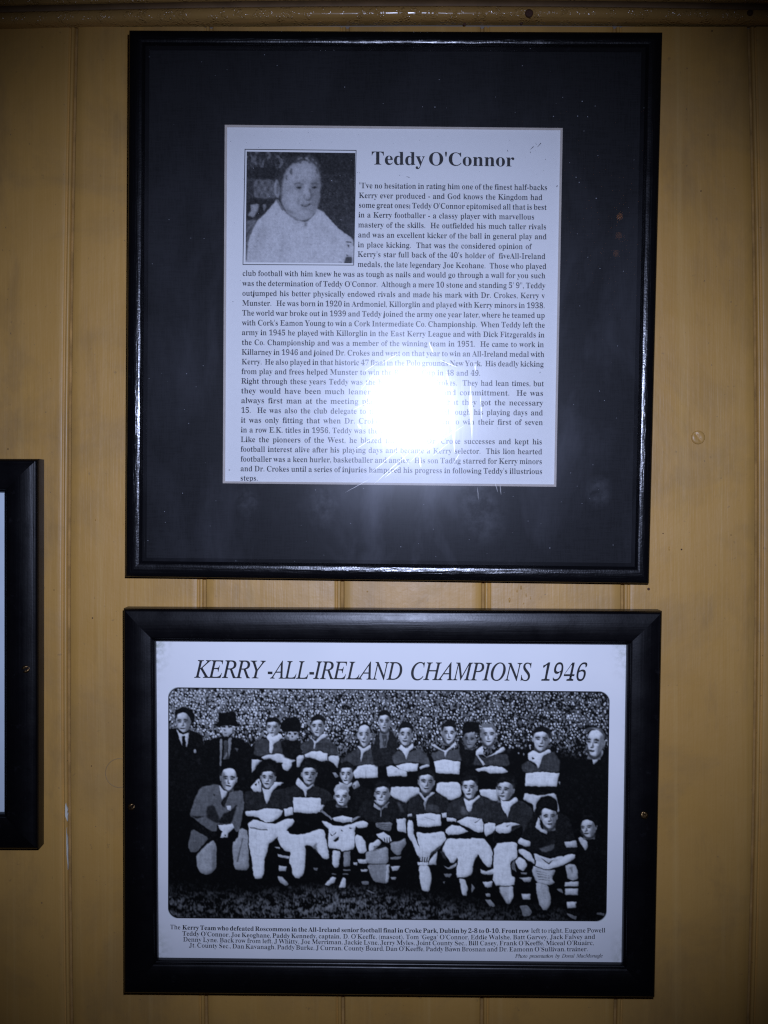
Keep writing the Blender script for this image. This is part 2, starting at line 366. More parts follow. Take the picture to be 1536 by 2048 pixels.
    P('E',105,"60,600 190,575 150,780 70,790",.7); P('E',45,"90,620 160,620 150,770 110,780",.6); P('E',110,"115,670 145,670 140,700 118,700",.6,.8)
    F('E',122,455,150,245,0,1,200)
    # player 4
    P('E',58,"220,900 310,815 420,850 560,790 690,900 710,1010 560,980 400,975 260,1010",1.2)
    F('E',395,620,165,265,.05)
    P('E',205,"300,800 340,740 410,800 490,720 505,780 440,830 410,945 370,835",.6)
    P('E',205,"270,1020 400,982 565,990 550,1085 430,1095 330,1060",.5); P('E',200,"150,1045 215,1010 330,1060 415,1085 420,1160 300,1150 170,1165",.6); P('E',200,"575,1030 650,1000 700,1000 700,1030 620,1050 590,1070",.6)
    # player 5
    P('E',60,"720,860 860,810 1000,810 1110,780 1180,900 1110,950 900,930 760,955",1.2)
    F('E',948,595,165,250,.03,1.15)
    P('E',205,"720,750 760,730 840,790 910,820 1040,700 1055,735 935,820 905,905 890,830 800,790",.6)
    P('E',208,"760,955 900,930 1105,962 1090,1122 940,1118 790,1110",.5)
    P('E',3,"770,1125 1100,1130 1110,1210 800,1225",.6)
    # hat, behind
    P('E',8,"1080,640 1160,760 1280,780 1350,900 1300,1020 1130,1000 1080,800",1.3)
    F('E',1215,670,140,210,.05,0,150); P('E',4,"1125,620 1130,470 1200,430 1330,440 1350,600 1270,560 1170,590",.8)
    # player 6
    P('E',40,"1260,1000 1300,870 1420,900 1536,840 1700,860 1740,1010 1480,1010",1.2)
    F('E',1452,610,175,265,0,0)
    P('E',95,"1355,520 1380,460 1500,455 1560,520 1540,560 1500,510 1400,510",.7)
    P('E',210,"1300,810 1385,745 1400,860 1440,895 1560,820 1640,760 1680,800 1600,840 1440,900 1390,860 1300,880",.6); P('E',200,"1300,865 1330,875 1420,990 1395,1005",.5)
    P('E',200,"1290,1055 1480,1010 1620,1020 1720,1080 1640,1110 1480,1110 1420,1075 1330,1085",.6)
    # player 7
    P('G',44,"390,960 480,890 600,980 650,840 790,780 870,900 860,1050 420,1050",1.2)
    F('G',632,640,195,265,.06)
    P('G',208,"470,815 540,765 620,810 740,750 755,795 655,840 600,1005 575,940 480,890",.6); P('G',25,"520,850 560,870 530,885",.5)
    P('G',208,"450,1055 650,1037 862,1050 830,1222 440,1222",.5); P('G',195,"850,1160 900,1150 870,1200",.5)
    # trainer in profile
    P('G',3,"1100,1000 1290,920 1400,780 1470,700 1470,1560 900,1560 870,1240 870,1050",1.4); P('G',4,"1140,500 1200,450 1300,460 1420,500 1450,620 1400,640 1350,500 1250,490",.8)
    P('G',196,"1270,800 1395,760 1400,800 1300,930 1275,935",.7); P('G',208,"1260,860 1330,850 1285,930",.6)
    F('G',1300,670,205,330,.07,0,215,-1.6,-1,2)
    P('G',60,"1160,560 1180,490 1260,470 1370,480 1420,560 1425,650 1395,560 1330,505 1240,510",.8); P('G',150,"1240,495 1330,485 1380,530 1330,510",.8,.6)
    # white shorts of the standing men
    P('E',190,"200,1300 380,1288 570,1292 600,1380 420,1480 400,1540 210,1410",.7); P('E',200,"800,1232 1095,1222 1125,1400 980,1470 790,1350",.6); P('E',200,"1345,1315 1700,1310 1700,1440 1536,1450 1360,1395",.6)
    P('G',190,"440,1300 620,1335 820,1295 880,1560 560,1560 540,1440 420,1390",.7); P('G',3,"430,1228 840,1226 820,1300 620,1332 440,1292",.6)
    P('G',200,"-40,1270 110,1265 130,1400 60,1430 0,1400",.7)
    P('C',3,"1110,1245 1460,1230 1460,1340 1200,1350",.8)
    P('C',3,"500,980 700,1020 850,1030 920,1150 850,1300 900,1400 700,1560 450,1500",1.2)
    # ---- front row, kneeling man in a suit
    P('A',84,"400,1536 480,1380 700,1330 860,1440 1040,1410 1060,1560 1060,1700 360,1700",1)
    P('B',80,"400,0 1060,0 1045,200 1010,420 960,445 900,345 700,345 700,435 620,450 400,270 335,230",.9)
    P('B',10,"560,120 640,60 760,300 700,330 560,250",1.6,.8); P('B',8,"780,200 860,170 980,60 900,330 720,330",1.2,.9); P('B',16,"340,230 560,230 430,270",1.2,.9)
    P('B',6,"380,290 640,440 700,440 620,560 540,540 380,380",1.2,.95)
    P('B',82,"360,400 600,530 500,640 430,722 350,722 312,650",.9)
    P('A',6,"720,1250 740,1110 850,1080 960,1130 960,1180 880,1130 790,1110 760,1230",.8)
    F('A',855,1265,200,300,.08,0)
    P('A',200,"725,1340 790,1420 850,1430 830,1560 800,1640 750,1480",.6); P('A',15,"790,1520 840,1490 830,1560 790,1640 750,1600",.6); P('A',22,"840,1430 870,1440 800,1660 780,1600",.8)
    P('A',30,"640,1460 680,1480 660,1500",.6); P('B',210,"830,95 890,82 885,152 832,140",.5)
    P('B',208,"715,352 900,335 932,382 862,450 838,522 750,524 772,440 720,392",.5); P('B',60,"808,480 822,480 820,505 810,505",.4)
    P('B',150,"428,760 560,620 650,560 692,610 690,930 630,1005 540,1022 470,985 430,900",.8); P('B',150,"1000,415 1045,388 1115,430 1132,970 930,950 905,600 990,500",.8); P('B',60,"1040,520 1050,520 985,850 965,850",.6,.7)
    P('B',95,"640,700 670,640 690,900 640,990",1.4,.7)
    # front player a
    P('A',6,"1240,1200 1210,1100 1300,1000 1400,980 1500,1020 1536,1160 1500,1200 1460,1120 1300,1130",1)
    P('A',24,"1060,1440 1200,1400 1320,1420 1440,1400 1600,1390 1700,1500 1700,1700 1080,1700",1)
    P('B',24,"1080,0 1700,0 1700,140 1400,110 1240,160 1080,150",1)
    P('A',190,"1145,1370 1260,1245 1300,1320 1290,1440 1200,1430",.6); P('A',15,"1200,1330 1230,1320 1225,1360",.5); P('A',15,"1245,1300 1265,1290 1262,1340",.5)
    F('A',1382,1250,175,255,.04,1.2)
    P('A',200,"1300,1370 1340,1400 1400,1400 1480,1290 1536,1320 1440,1420 1400,1540 1368,1605 1330,1500",.6); P('C',200,"60,1300 190,1300 140,1345 60,1340",.6)
    P('B',208,"1082,155 1240,152 1350,120 1536,125 1590,140 1555,230 1450,300 1350,312 1230,235 1090,230",.5)
    P('B',208,"1110,322 1200,268 1350,315 1536,335 1620,260 1720,255 1740,300 1640,400 1536,490 1440,572 1402,595 1382,700 1342,800 1335,1000 1300,1072 1200,1072 1170,820 1130,640 1130,400",.6)
    P('B',70,"1140,372 1300,400 1450,405 1440,420 1280,415 1150,388",.5,.8)
    # front player b (centre left)
    P('C',22,"150,1400 340,1330 460,1400 620,1340 800,1420 900,1560 900,1700 100,1700",1)
    P('C',6,"410,1180 420,1040 520,960 630,990 660,1120 640,1200 600,1080 460,1090",1)
    F('C',528,1195,185,255,.02,1.1)
    P('C',200,"345,1320 380,1230 440,1290 510,1370 600,1310 560,1370 500,1410 488,1512 450,1410",.6)
    P('C',205,"320,1550 480,1545 672,1540 685,1700 322,1700",.5); P('D',205,"322,-30 685,-30 692,130 640,180 500,190 330,160",.5)
    P('D',200,"190,130 310,100 320,205 210,225",.5); P('C',190,"690,1600 770,1610 720,1660 690,1660",.6)
    P('D',208,"-10,120 140,130 150,225 60,290 -10,300",.6); P('D',208,"-20,335 60,340 220,270 300,255 335,290 310,350 240,400 90,500 -20,585",.6)
    P('D',208,"240,412 280,470 450,472 560,432 700,382 742,430 762,540 802,740 795,805 720,802 680,740 600,640 470,600 492,700 482,950 430,1062 330,1062 300,900 260,850 290,700 220,705 150,630 100,500 170,420",.6)
    P('D',70,"580,650 640,570 650,720",1.2,.6)
    for q in ("70,640 140,640 145,668 90,662","110,735 275,772 262,802 120,776","130,895 235,905 222,972 130,972"): P('D',185,q,.5)
    P('D',165,"105,1040 180,1045 265,1150 230,1172 150,1125",.7); P('D',110,"590,920 660,920 640,960 600,950",.7)
    # front player c (behind the child)
    P('C',6,"930,1160 930,1060 1020,1000 1110,1040 1120,1160",1); F('C',1030,1190,155,250,0,1.05)
    P('C',160,"1100,1320 1180,1262 1215,1340 1180,1412 1120,1385",.6); P('C',20,"1120,1330 1140,1330 1130,1380",.4); P('C',190,"930,1280 1030,1330 1110,1290 1090,1340 1030,1380 940,1330",.6); P('C',150,"840,1160 880,1160 920,1210 880,1230",.6)
    P('C',10,"1100,1400 1220,1340 1400,1400 1400,1700 1150,1700",1)
    # child
    P('C',8,"760,1600 880,1540 1080,1540 1200,1600 1220,1700 720,1700",1)
    P('D',8,"700,130 780,0 1200,0 1300,140 1230,280 1000,330 850,270",1)
    E('C',165,968,1400,102,92); E('C',120,1000,1400,60,50,0,1.5,.5)
    F('C',968,1500,180,215,.03,0,218)
    P('D',205,"850,242 980,210 1112,240 1112,292 980,306 870,282",.5); P('D',140,"700,130 852,252 840,272 690,160",.5); P('D',150,"1112,252 1222,200 1222,222 1112,292",.5)
    P('D',208,"700,285 760,288 862,352 1000,352 1245,268 1322,300 1312,362 1200,382 1150,352 1142,660 980,697 950,670 782,652 800,400 740,350",.6)
    P('D',25,"858,550 935,490 930,545 880,568",.5); P('D',60,"960,400 1000,430 960,420",.5); P('D',40,"1070,370 1120,380 1080,390",.5); P('D',40,"810,440 850,480 900,430 890,460 840,490",.5)
    P('D',200,"850,682 960,690 932,900 880,922 840,862",.6); P('D',135,"1000,702 1085,690 1082,890 1000,900",.7)
    P('D',110,"990,938 1088,938 1088,955 990,955",.5); P('D',90,"985,995 1060,1000 1060,1015 985,1012",.5); P('D',80,"840,990 900,1000 900,1012 840,1005",.5)
    P('D',195,"840,1040 900,1050 882,1110 800,1162 745,1156",.6); P('D',205,"990,1045 1030,1060 1032,1180 930,1192 970,1100",.6)
    P('D',205,"1150,482 1182,458 1252,500 1292,580 1312,690 1262,722 1210,720 1150,600",.6)
    for q in ("1185,800 1325,800 1312,862 1200,852","1225,940 1322,935 1312,972 1240,972","1130,840 1185,840 1182,882 1135,876"): P('D',190,q,.5)
    P('D',110,"1240,1100 1330,1095 1335,1140 1250,1145",.7); P('D',120,"1300,1210 1400,1250 1420,1270 1330,1240",.8)
    # front player d
    P('E',16,"-200,1560 0,1470 100,1560 220,1420 360,1480 420,1600 420,1700 -200,1700",1); P('F',16,"-180,0 420,0 420,240 260,240 230,290 20,290 -120,260",1); P('F',55,"280,10 340,30 390,160 350,150",1.6,.8)
    P('E',6,"0,1360 0,1230 90,1170 190,1210 210,1350 180,1260 20,1270",1); F('E',102,1395,175,265,.03,1.1)
    P('E',190,"0,1500 20,1540 90,1600 60,1600 0,1560",.6); P('F',170,"0,40 90,110 95,210 85,210 80,120 0,80",.6); P('F',150,"90,110 190,20 200,20 100,120",.6); P('F',200,"0,0 160,0 90,60 30,40",.8,.8)
    P('F',195,"285,240 405,230 412,425 300,392",.5); P('F',115,"20,290 240,282 212,400 100,382 30,340",.6)
    for k in range(4): P('F',25,"40,%d 210,%d 210,%d 60,%d"%(300+k*24,318+k*22,326+k*22,310+k*24),.5,.7,0)
    P('F',205,"25,440 130,408 200,455 232,520 190,552 130,540 60,482",.5)
    for x in (130,162,192): P('F',15,"%d,485 %d,482 %d,545 %d,545"%(x,x+9,x+14,x+3),.35,.9,0)
    P('F',200,"-60,560 0,540 50,500 102,550 0,650 -60,680",.6)
    P('F',150,"-110,680 0,640 180,600 192,822 -100,822",.7)
    for k in range(4): P('F',40,"0,%d 150,%d 150,%d 0,%d"%(650-k*18,600-k*8,606-k*8,660-k*18),.5,.6,0)
    P('F',140,"210,545 350,520 400,480 417,560 362,640 340,702 280,702 220,640",.8); P('F',130,"-90,835 190,825 202,980 170,1082 100,1070 20,1060 -30,1000",.8); P('F',185,"168,830 202,830 190,1060 150,1070",.7)
    for q,g in (("210,740 352,720 342,760 280,772 210,762",110),("215,850 342,850 302,912 240,912",180),("220,1000 292,1000 280,1032 230,1032",160)): P('F',g,q,.5)
    # front player e
    P('E',22,"425,1600 430,1460 580,1370 800,1355 950,1440 985,1600 985,1700 425,1700",1); P('F',22,"425,0 985,0 935,210 870,215 850,175 540,180 500,230 425,240",1); P('F',52,"640,40 820,60 850,150 660,150",1.8,.8); P('F',3,"540,330 700,345 860,322 890,390 680,432 540,402",.6)
    P('E',6,"560,1180 580,1070 680,1030 770,1060 790,1180 740,1110 600,1130",1); F('E',665,1232,180,270,.05,1.08)
    P('E',190,"568,1350 600,1370 650,1445 745,1355 785,1360 690,1440 655,1520 638,1460 575,1390",.6); P('F',150,"640,0 665,20 650,130 640,60",.5)
    P('F',208,"540,182 700,160 850,175 862,320 700,345 560,330",.5); P('F',110,"640,205 780,250 778,258 640,215",.5,.5); P('F',205,"430,250 500,260 512,430 560,560 602,650 602,722 560,722 500,560 430,450",.6)
    P('F',190,"430,180 490,168 490,205 430,212",.5); P('F',200,"865,160 932,150 930,212 872,218",.5)
    P('F',208,"540,400 680,432 892,388 932,500 820,640 720,700 700,762 620,742 570,560",.6); P('F',190,"722,760 812,650 802,832 700,832",.6); P('F',30,"720,690 900,540 905,550 740,720",.5,.9)
    P('F',195,"570,700 640,640 720,700 700,790 600,790",.6); P('F',200,"560,800 700,790 700,840 570,840",.6)
    for x in (590,622,652,682): P('F',12,"%d,735 %d,735 %d,800 %d,800"%(x,x+10,x+4,x-8),.4,.9,0)
    P('F',200,"580,842 702,840 742,960 742,1060 712,1182 620,1172 590,1000",.7)
    # front player f
    P('E',30,"960,1600 985,1470 1150,1405 1370,1395 1536,1460 1650,1520 1700,1700 960,1700",1); P('F',30,"930,200 960,0 1600,0 1600,280 1400,270 1200,200 1060,230",1); P('F',85,"1100,60 1180,80 1200,170 1120,180",2,.7); P('F',3,"920,300 1100,300 1400,420 1440,460 1400,482 1040,490 960,450",.6)
    P('E',6,"1120,1260 1130,1100 1220,1050 1310,1080 1340,1200 1320,1240 1280,1150 1150,1170",1); F('E',1222,1302,182,265,.02,1.1)
    P('E',205,"1140,1420 1210,1470 1270,1450 1350,1385 1360,1420 1270,1490 1240,1610 1200,1610",.6); P('F',205,"1190,0 1270,0 1240,100 1215,145 1200,80",.5)
    P('F',205,"930,210 1050,230 1050,272 935,262",.5); P('F',208,"1058,262 1200,200 1382,230 1402,292 1402,400 1342,412 1200,342 1100,292",.5); P('F',208,"920,372 990,312 1100,320 1212,390 1100,432 960,442 918,412",.5)
    P('F',205,"1410,292 1560,265 1560,380 1440,462 1410,400",.5); P('F',50,"1290,280 1380,215 1385,222 1300,285",.4,.8)
    P('F',208,"1040,490 1400,480 1480,560 1522,640 1512,852 1460,852 1400,790 1340,680 1282,800 1262,960 1180,992 1058,992 1080,720 1030,802 980,802 920,702 880,640 930,500 1000,480",.6)
    P('F',60,"850,650 900,640 940,780 880,720",1.2,.6)
    P('F',195,"1095,1012 1170,1012 1212,1130 1202,1232 1150,1232 1120,1120",.6)
    for q,g in (("885,830 960,872 1062,800 1062,850 960,892",165),("900,940 1002,950 970,992 920,982",110),("1370,880 1440,915 1560,870 1560,930 1440,960 1380,935",190),("1400,1050 1532,1040 1502,1122 1430,1112",195),("1440,1205 1502,1205 1480,1242 1450,1240",160),("1440,1275 1500,1280 1550,1345 1500,1372",130),("1260,1070 1302,1130 1262,1192",120),("890,1050 920,1045 910,1080",90)): P('F',g,q,.6)
    # front player g
    P('G',30,"-20,1560 30,1440 150,1390 330,1380 440,1420 540,1500 560,1700 -20,1700",1); P('H',26,"-10,260 0,0 180,0 420,0 540,120 520,260 560,480 400,460 350,500 60,520 60,380",1); P('H',3,"60,400 250,390 420,300 420,440 350,498 70,518",.7)
    P('G',6,"100,1240 110,1120 200,1050 300,1070 350,1180 320,1240 270,1180 130,1180",1); F('G',195,1272,190,255,.1,1.05,212,-1)
    P('G',205,"140,1380 210,1440 330,1350 360,1400 280,1460 235,1560 190,1560 150,1450",.6); P('H',205,"155,0 270,0 250,120 235,205 190,100",.5)
    P('H',205,"90,310 180,268 290,258 385,280 290,312 262,390 130,402 88,362",.5); P('H',205,"-10,262 80,270 90,330 70,372 -10,392",.5); P('H',60,"210,310 280,280 230,320",.5,.7)
    P('H',210,"70,522 350,500 362,700 270,762 292,920 332,960 322,1052 60,1052",.6); P('H',165,"130,1060 300,1060 312,1180 270,1280 232,1272 170,1180",.8); P('H',200,"260,1062 310,1060 310,1200 265,1275 250,1180",.6)
    for q,g in (("-10,530 52,640 42,790 -10,822",205),("-10,872 62,840 62,912 -10,925",190),("-10,1012 52,1002 42,1070 -10,1082",185),("-10,1230 30,1228 92,1300 60,1322 -10,1270",130),("-10,1150 30,1150 30,1190 -10,1190",150)): P('H',g,q,.6)
    # front player h (bowed head) and his legs
    P('H',12,"400,440 540,160 600,60 880,130 1000,200 1060,440 1100,620 960,650 760,700 560,640 400,600",1); P('G',6,"580,1500 640,1400 740,1370 830,1420 850,1560 580,1560",.8)
    F('H',738,195,190,270,-.06,0,212)
    P('H',8,"575,120 585,20 640,-60 740,-80 840,-20 850,110 790,110 700,75 630,50 630,170 600,180",.6)
    P('H',195,"605,195 625,200 640,330 725,372 715,412 575,330",.6); P('H',80,"620,580 700,560 820,520 800,600 700,630 650,620",1.2,.8)
    for q,g in (("370,482 400,450 522,500 512,552 450,562 358,522",195),("370,602 430,590 522,640 572,740 572,782 470,722 378,642",205),("930,502 1080,478 1092,560 960,572",180),
        ("1072,655 1062,712 900,802 720,852 580,802 590,730 750,762 930,680 1000,650",208),("560,640 750,710 930,670 900,720 740,780 580,740",190),
        ("560,800 700,852 832,850 790,950 822,1012 740,1042 590,1002 540,860",170),("592,1002 740,1042 782,1240 732,1352 690,1352 640,1300 600,1150",165),
        ("950,802 1000,770 1070,780 1102,860 1102,960 1040,982 980,950",165),("950,1002 1122,990 1115,1052 950,1052",195),("950,1082 1115,1080 1110,1162 960,1162",185),("975,1250 1092,1250 1085,1322 985,1322",195),
        ("970,1385 1100,1430 1090,1470 1040,1460",95),("330,742 380,690 450,730 482,800 430,872 370,832",208),("285,790 325,720 335,830 350,880 295,850",90),("400,885 480,888 470,912 410,905",150),
        ("380,952 540,940 522,1002 450,1002",170),("415,1150 528,1150 520,1222 430,1222",185),("390,1300 500,1300 545,1380 512,1432 430,1432 420,1360",105),("850,1090 900,1080 930,1140 880,1120",120),("1350,1380 1440,1390 1440,1420 1340,1400",80)): P('H',g,q,.6)
    for k in range(4): P('H',40,"%d,%d %d,%d %d,%d"%(590+k*10,860+k*35,760+k*8,900+k*28,600+k*10,870+k*35),.4,.7,0)
    P('H',25,"640,690 740,760 820,720 750,775 700,750",.5,.8); P('H',90,"1000,820 1040,810 1050,900",1,.6)
    # boy at the edge
    P('H',4,"1100,440 1200,480 1330,400 1470,420 1470,1300 1120,1300 1110,600",1.2); P('H',180,"1100,450 1140,430 1215,490 1228,560 1190,612 1150,540",.6)
    P('H',6,"1120,230 1180,160 1290,170 1340,250 1320,340 1290,240 1150,220",.8)
    F('H',1230,322,172,232,-.05,0,205,-1,1,2)
    P('H',6,"1130,250 1150,190 1200,170 1290,172 1340,250 1322,330 1296,250 1262,232 1220,215 1140,232",.7)
    A.a = A.a*(1-crowd)+crowd*np.clip(A.a, 0, 1)
    a = finish(A)*(1+.02*A.noise(.8)); a = a*(1+.16*np.clip((a-.3)/.3, 0, 1)); a = a+.5*(a-gblur(a, 1.6*A.res))+.012*np.abs(A.noise(2.5))
    a = np.clip(a+.012*A.noise(.6), 0, 1)
    # darker, harder print: lift of contrast, thin dark keyline with rounded corners
    hw, hh, r = A.w/2, A.h/2, 22*A.res
    yy, xx = np.mgrid[0:A.h, 0:A.w]+.5
    dx = np.maximum(np.abs(xx-hw)-(hw-r), 0); dy = np.maximum(np.abs(yy-hh)-(hh-r), 0)
    d = np.where((dx > 0) | (dy > 0), np.hypot(dx, dy)-r, np.maximum(np.abs(xx-hw)-hw, np.abs(yy-hh)-hh))
    d = np.maximum(d, np.maximum(np.abs(xx-hw)-hw, np.abs(yy-hh)-hh))
    a = np.where(d > -2.2*A.res, .05, a); k = np.clip(d/1.5+.5, 0, 1); a = a*(1-k)+k
    return a

def portrait():
    A = Art(492.5, 302, 711, 527, 2, {'Z':(440,240,4.389)}, 8)
    P, E = A.P, A.El
    A.a[:] = .12; A.a += .02*A.noise(.7)
    A.a += np.clip((600-A.X)/120, 0, 1)*.05
    n = A.noise(2.2, 3.2)
    A.a += np.where((A.X < 570) & (A.Y < 335), np.clip(n, 0, 2)*.16, 0)
    P('Z',24,"590,250 1200,250 1200,460 940,470 880,420 700,330 600,330",2)
    P('Z',92,"295,520 470,518 478,600 490,690 300,682",1)
    for r in range(3):
        for c in range(6): P('Z',40 if (r+c) % 2 else 150,"%d,%d %d,%d %d,%d %d,%d"%(305+c*28,530+r*55,320+c*28,530+r*55,320+c*28,565+r*55,305+c*28,565+r*55),.6,.55,0)
    P('Z',22,"235,420 500,400 480,510 240,510",2,.8); P('Z',20,"235,690 480,700 380,830 240,900",2,.8)
    P('Z',165,"265,745 345,735 335,800 300,860 245,840 275,800",1); P('Z',120,"380,740 410,740 400,800 385,800",1); P('Z',95,"235,890 340,880 260,970 230,1020",1.5)
    P('Z',200,"225,1280 232,1060 270,960 340,875 420,800 505,685 560,790 650,860 740,890 800,850 850,772 905,790 985,880 1070,965 1180,1035 1215,1320 700,1400 225,1320",.8)
    P('Z',20,"845,770 905,785 990,870 1075,955 1185,1025 1185,1035 1070,968 985,882 900,795",.7,.7); P('Z',40,"230,1240 228,1060 268,955 340,868 300,950 255,1050 240,1240",.8,.7)
    P('Z',45,"1050,1245 1105,1262 1170,1262 1168,1200 1115,1205 1110,1245",.8); P('Z',215,"1060,1220 1110,1245 1100,1262 1050,1240",.7)
    for q in ("1120,1065 1165,1070 1165,1080 1120,1075","1130,1095 1150,1095 1140,1120","1120,1180 1140,1190 1125,1200"): P('Z',40,q,.6)
    # head: dark short hair going grey, broad face turned a little to the left of the sheet
    P('Z',40,"500,570 506,480 535,405 592,340 680,298 790,290 865,330 893,420 890,560 600,620 545,650",1.4)
    P('Z',168,"528,600 545,505 580,425 640,372 715,345 805,350 858,392 880,480 882,590 878,700 850,808 772,888 688,888 598,832 545,745",1.3)
    P('Z',188,"600,470 660,400 760,380 810,420 800,500 700,530 610,540",3.5,.8)
    P('Z',184,"570,640 680,620 730,680 690,790 600,770",4,.85); P('Z',186,"690,780 790,790 770,850 700,850",3,.6); P('Z',200,"742,560 775,560 790,650 760,672 740,650",1.8,.7)
    E('Z',165,502,602,27,82,-.05,.9); E('Z',85,506,600,10,52,0,1.1,.8); P('Z',50,"520,560 545,540 550,680 528,670",1.6,.7)
    P('Z',40,"512,500 535,430 585,370 640,340 600,410 565,470 548,540 534,600 515,570",2,.85)
    P('Z',56,"640,345 700,312 790,302 850,335 880,400 885,470 850,400 800,352 730,340 660,372",1.6,.85)
    for q in ("612,455 622,420 640,408 632,440 640,470 628,480","690,352 720,348 716,372 700,368","770,345 800,352 795,376 780,366","824,356 850,376 846,396 828,384","654,362 672,356 662,382","846,420 868,440 862,470 850,450","575,500 590,470 588,530"): P('Z',60,q,1,.8)
    for q in ("632,410 650,388 655,400 640,425","745,315 775,318 770,335 748,330","700,322 722,316 715,330","805,325 830,340 815,345","680,335 700,322 705,330 688,345","760,332 790,338 780,350","835,352 855,372 845,380"): P('Z',188,q,.9,.85)
    P('Z',132,"820,520 882,470 884,590 872,700 838,812 800,842 826,730 806,640",2.6,.9)
    P('Z',105,"655,560 700,548 742,566 735,602 690,606 655,592",2.6,.38); P('Z',100,"795,556 835,548 875,562 870,600 830,604 800,596",2.6,.38)
    P('Z',70,"650,552 690,540 740,556 735,564 690,552 655,562",1,.75); P('Z',60,"795,548 835,540 872,552 868,560 835,552 800,558",1,.75)
    P('Z',24,"668,586 695,576 724,588 700,600",.8,.95); P('Z',24,"806,584 832,575 858,585 835,598",.8,.95); P('Z',150,"680,600 720,602 700,612",1.2,.7)
    P('Z',88,"786,590 802,596 824,668 806,704 786,694 800,660",1.3,.85); P('Z',55,"758,690 800,700 790,710 765,702",.9,.8); P('Z',110,"738,650 752,640 748,690 736,684",1.2,.6)
    P('Z',105,"690,690 704,690 690,744 680,740",1.6,.7); P('Z',100,"822,700 832,705 818,752 808,745",1.6,.7)
    P('Z',40,"704,736 750,744 808,724 796,748 750,760 716,750",.9,.92); P('Z',195,"730,744 780,740 775,747 735,750",.6,.8); P('Z',120,"715,772 790,764 770,784 730,786",1.6,.7)
    P('Z',130,"560,700 600,770 660,830 600,810",2,.5)
    P('Z',26,"690,880 765,896 838,824 850,800 800,858 745,882",1.,.9); P('Z',60,"530,660 552,740 585,800 578,800 545,745 526,670",.8,.8); P('Z',110,"590,808 650,850 700,884 690,888 640,862 585,815",1,.7)
    P('Z',105,"742,900 775,898 765,945 748,930",1.4,.8); P('Z',120,"600,850 640,880 700,930 650,900",1.8,.6); P('Z',70,"505,690 562,795 552,798 500,705",.9,.8)
    P('Z',165,"330,960 420,900 400,1060 300,1240 270,1240",5,.55); P('Z',175,"860,900 960,960 1080,1100 1000,1060",5,.5); P('Z',172,"560,960 600,1080 560,1240 520,1200",5,.5)
    a = finish(A, .6, .25, .025)
    a = a+.02*A.noise(.5)+.02*A.noise(1.2)-.12*np.clip(A.noise(.9)-1.8, 0, 1)*(a > .4)
    return np.clip(a, .03, .95)
PAINT = paint_material(); RAIL = rail_material()
BEADH = lacquer('black_lacquer_grain_across', 'x', (.003, .003, .004), .22, 1.0, .75)
BEADV = lacquer('black_lacquer_grain_upright', 'z', (.003, .003, .004), .22, 1.0, .75)
SATH = lacquer('satin_black_wood_across', 'x', (.002, .0018, .0026), .32, .35, .25, .6)
SATV = lacquer('satin_black_wood_upright', 'z', (.002, .0018, .0026), .32, .35, .25, .6)
MAT = mat_board_material(); GLASS = glass_material(); PAPER = plain('white_office_paper', (.79, .79, .79), .7, .15, .015, 400)
POSTER = poster_material(); PRINT = printed('printed_photograph'); INK = plain('black_printing_ink', (.010, .010, .012), .5, .3, .1, 900)
INKG = plain('grey_toner_ink', (.024, .026, .034), .6, .2, .3, 1500)
BEVEL = plain('cream_mat_core', (.56, .50, .44), .8, .1, .08, 300); BACK = plain('brown_backing_board', (.25, .17, .1), .9, .1)
BRASS = plain('tarnished_brass', (.20, .125, .055), .36, .5, .3, 300, .0002, 1.); RUST = plain('rusty_iron', (.07, .03, .018), .7, .3, .5, 400, .0003)
GAP = plain('painted_board_gap', (.34, .20, .065), .8, .1, .3, 90); BARE = plain('chipped_primer', (.62, .60, .50), .7, .2, .1, 300)
WHT = plain('pale_blue_card', (.62, .70, .76), .6, .2, .03, 100); PLASTER = plain('plaster_behind_boards', (.3, .25, .2), .9, .1)

def P0(px, py, y=0.):          # photograph pixel -> point of the place at depth y
    k = (D+y)/F; return ((px-768)*k, y, (1024-py)*k)

# ================================================================= the boarded wall
wall = tag(empty('wall', Matrix.Identity(4)), kind='structure')
ZT, ZB = .262, -.34
zs = np.linspace(ZT, ZB, 25)
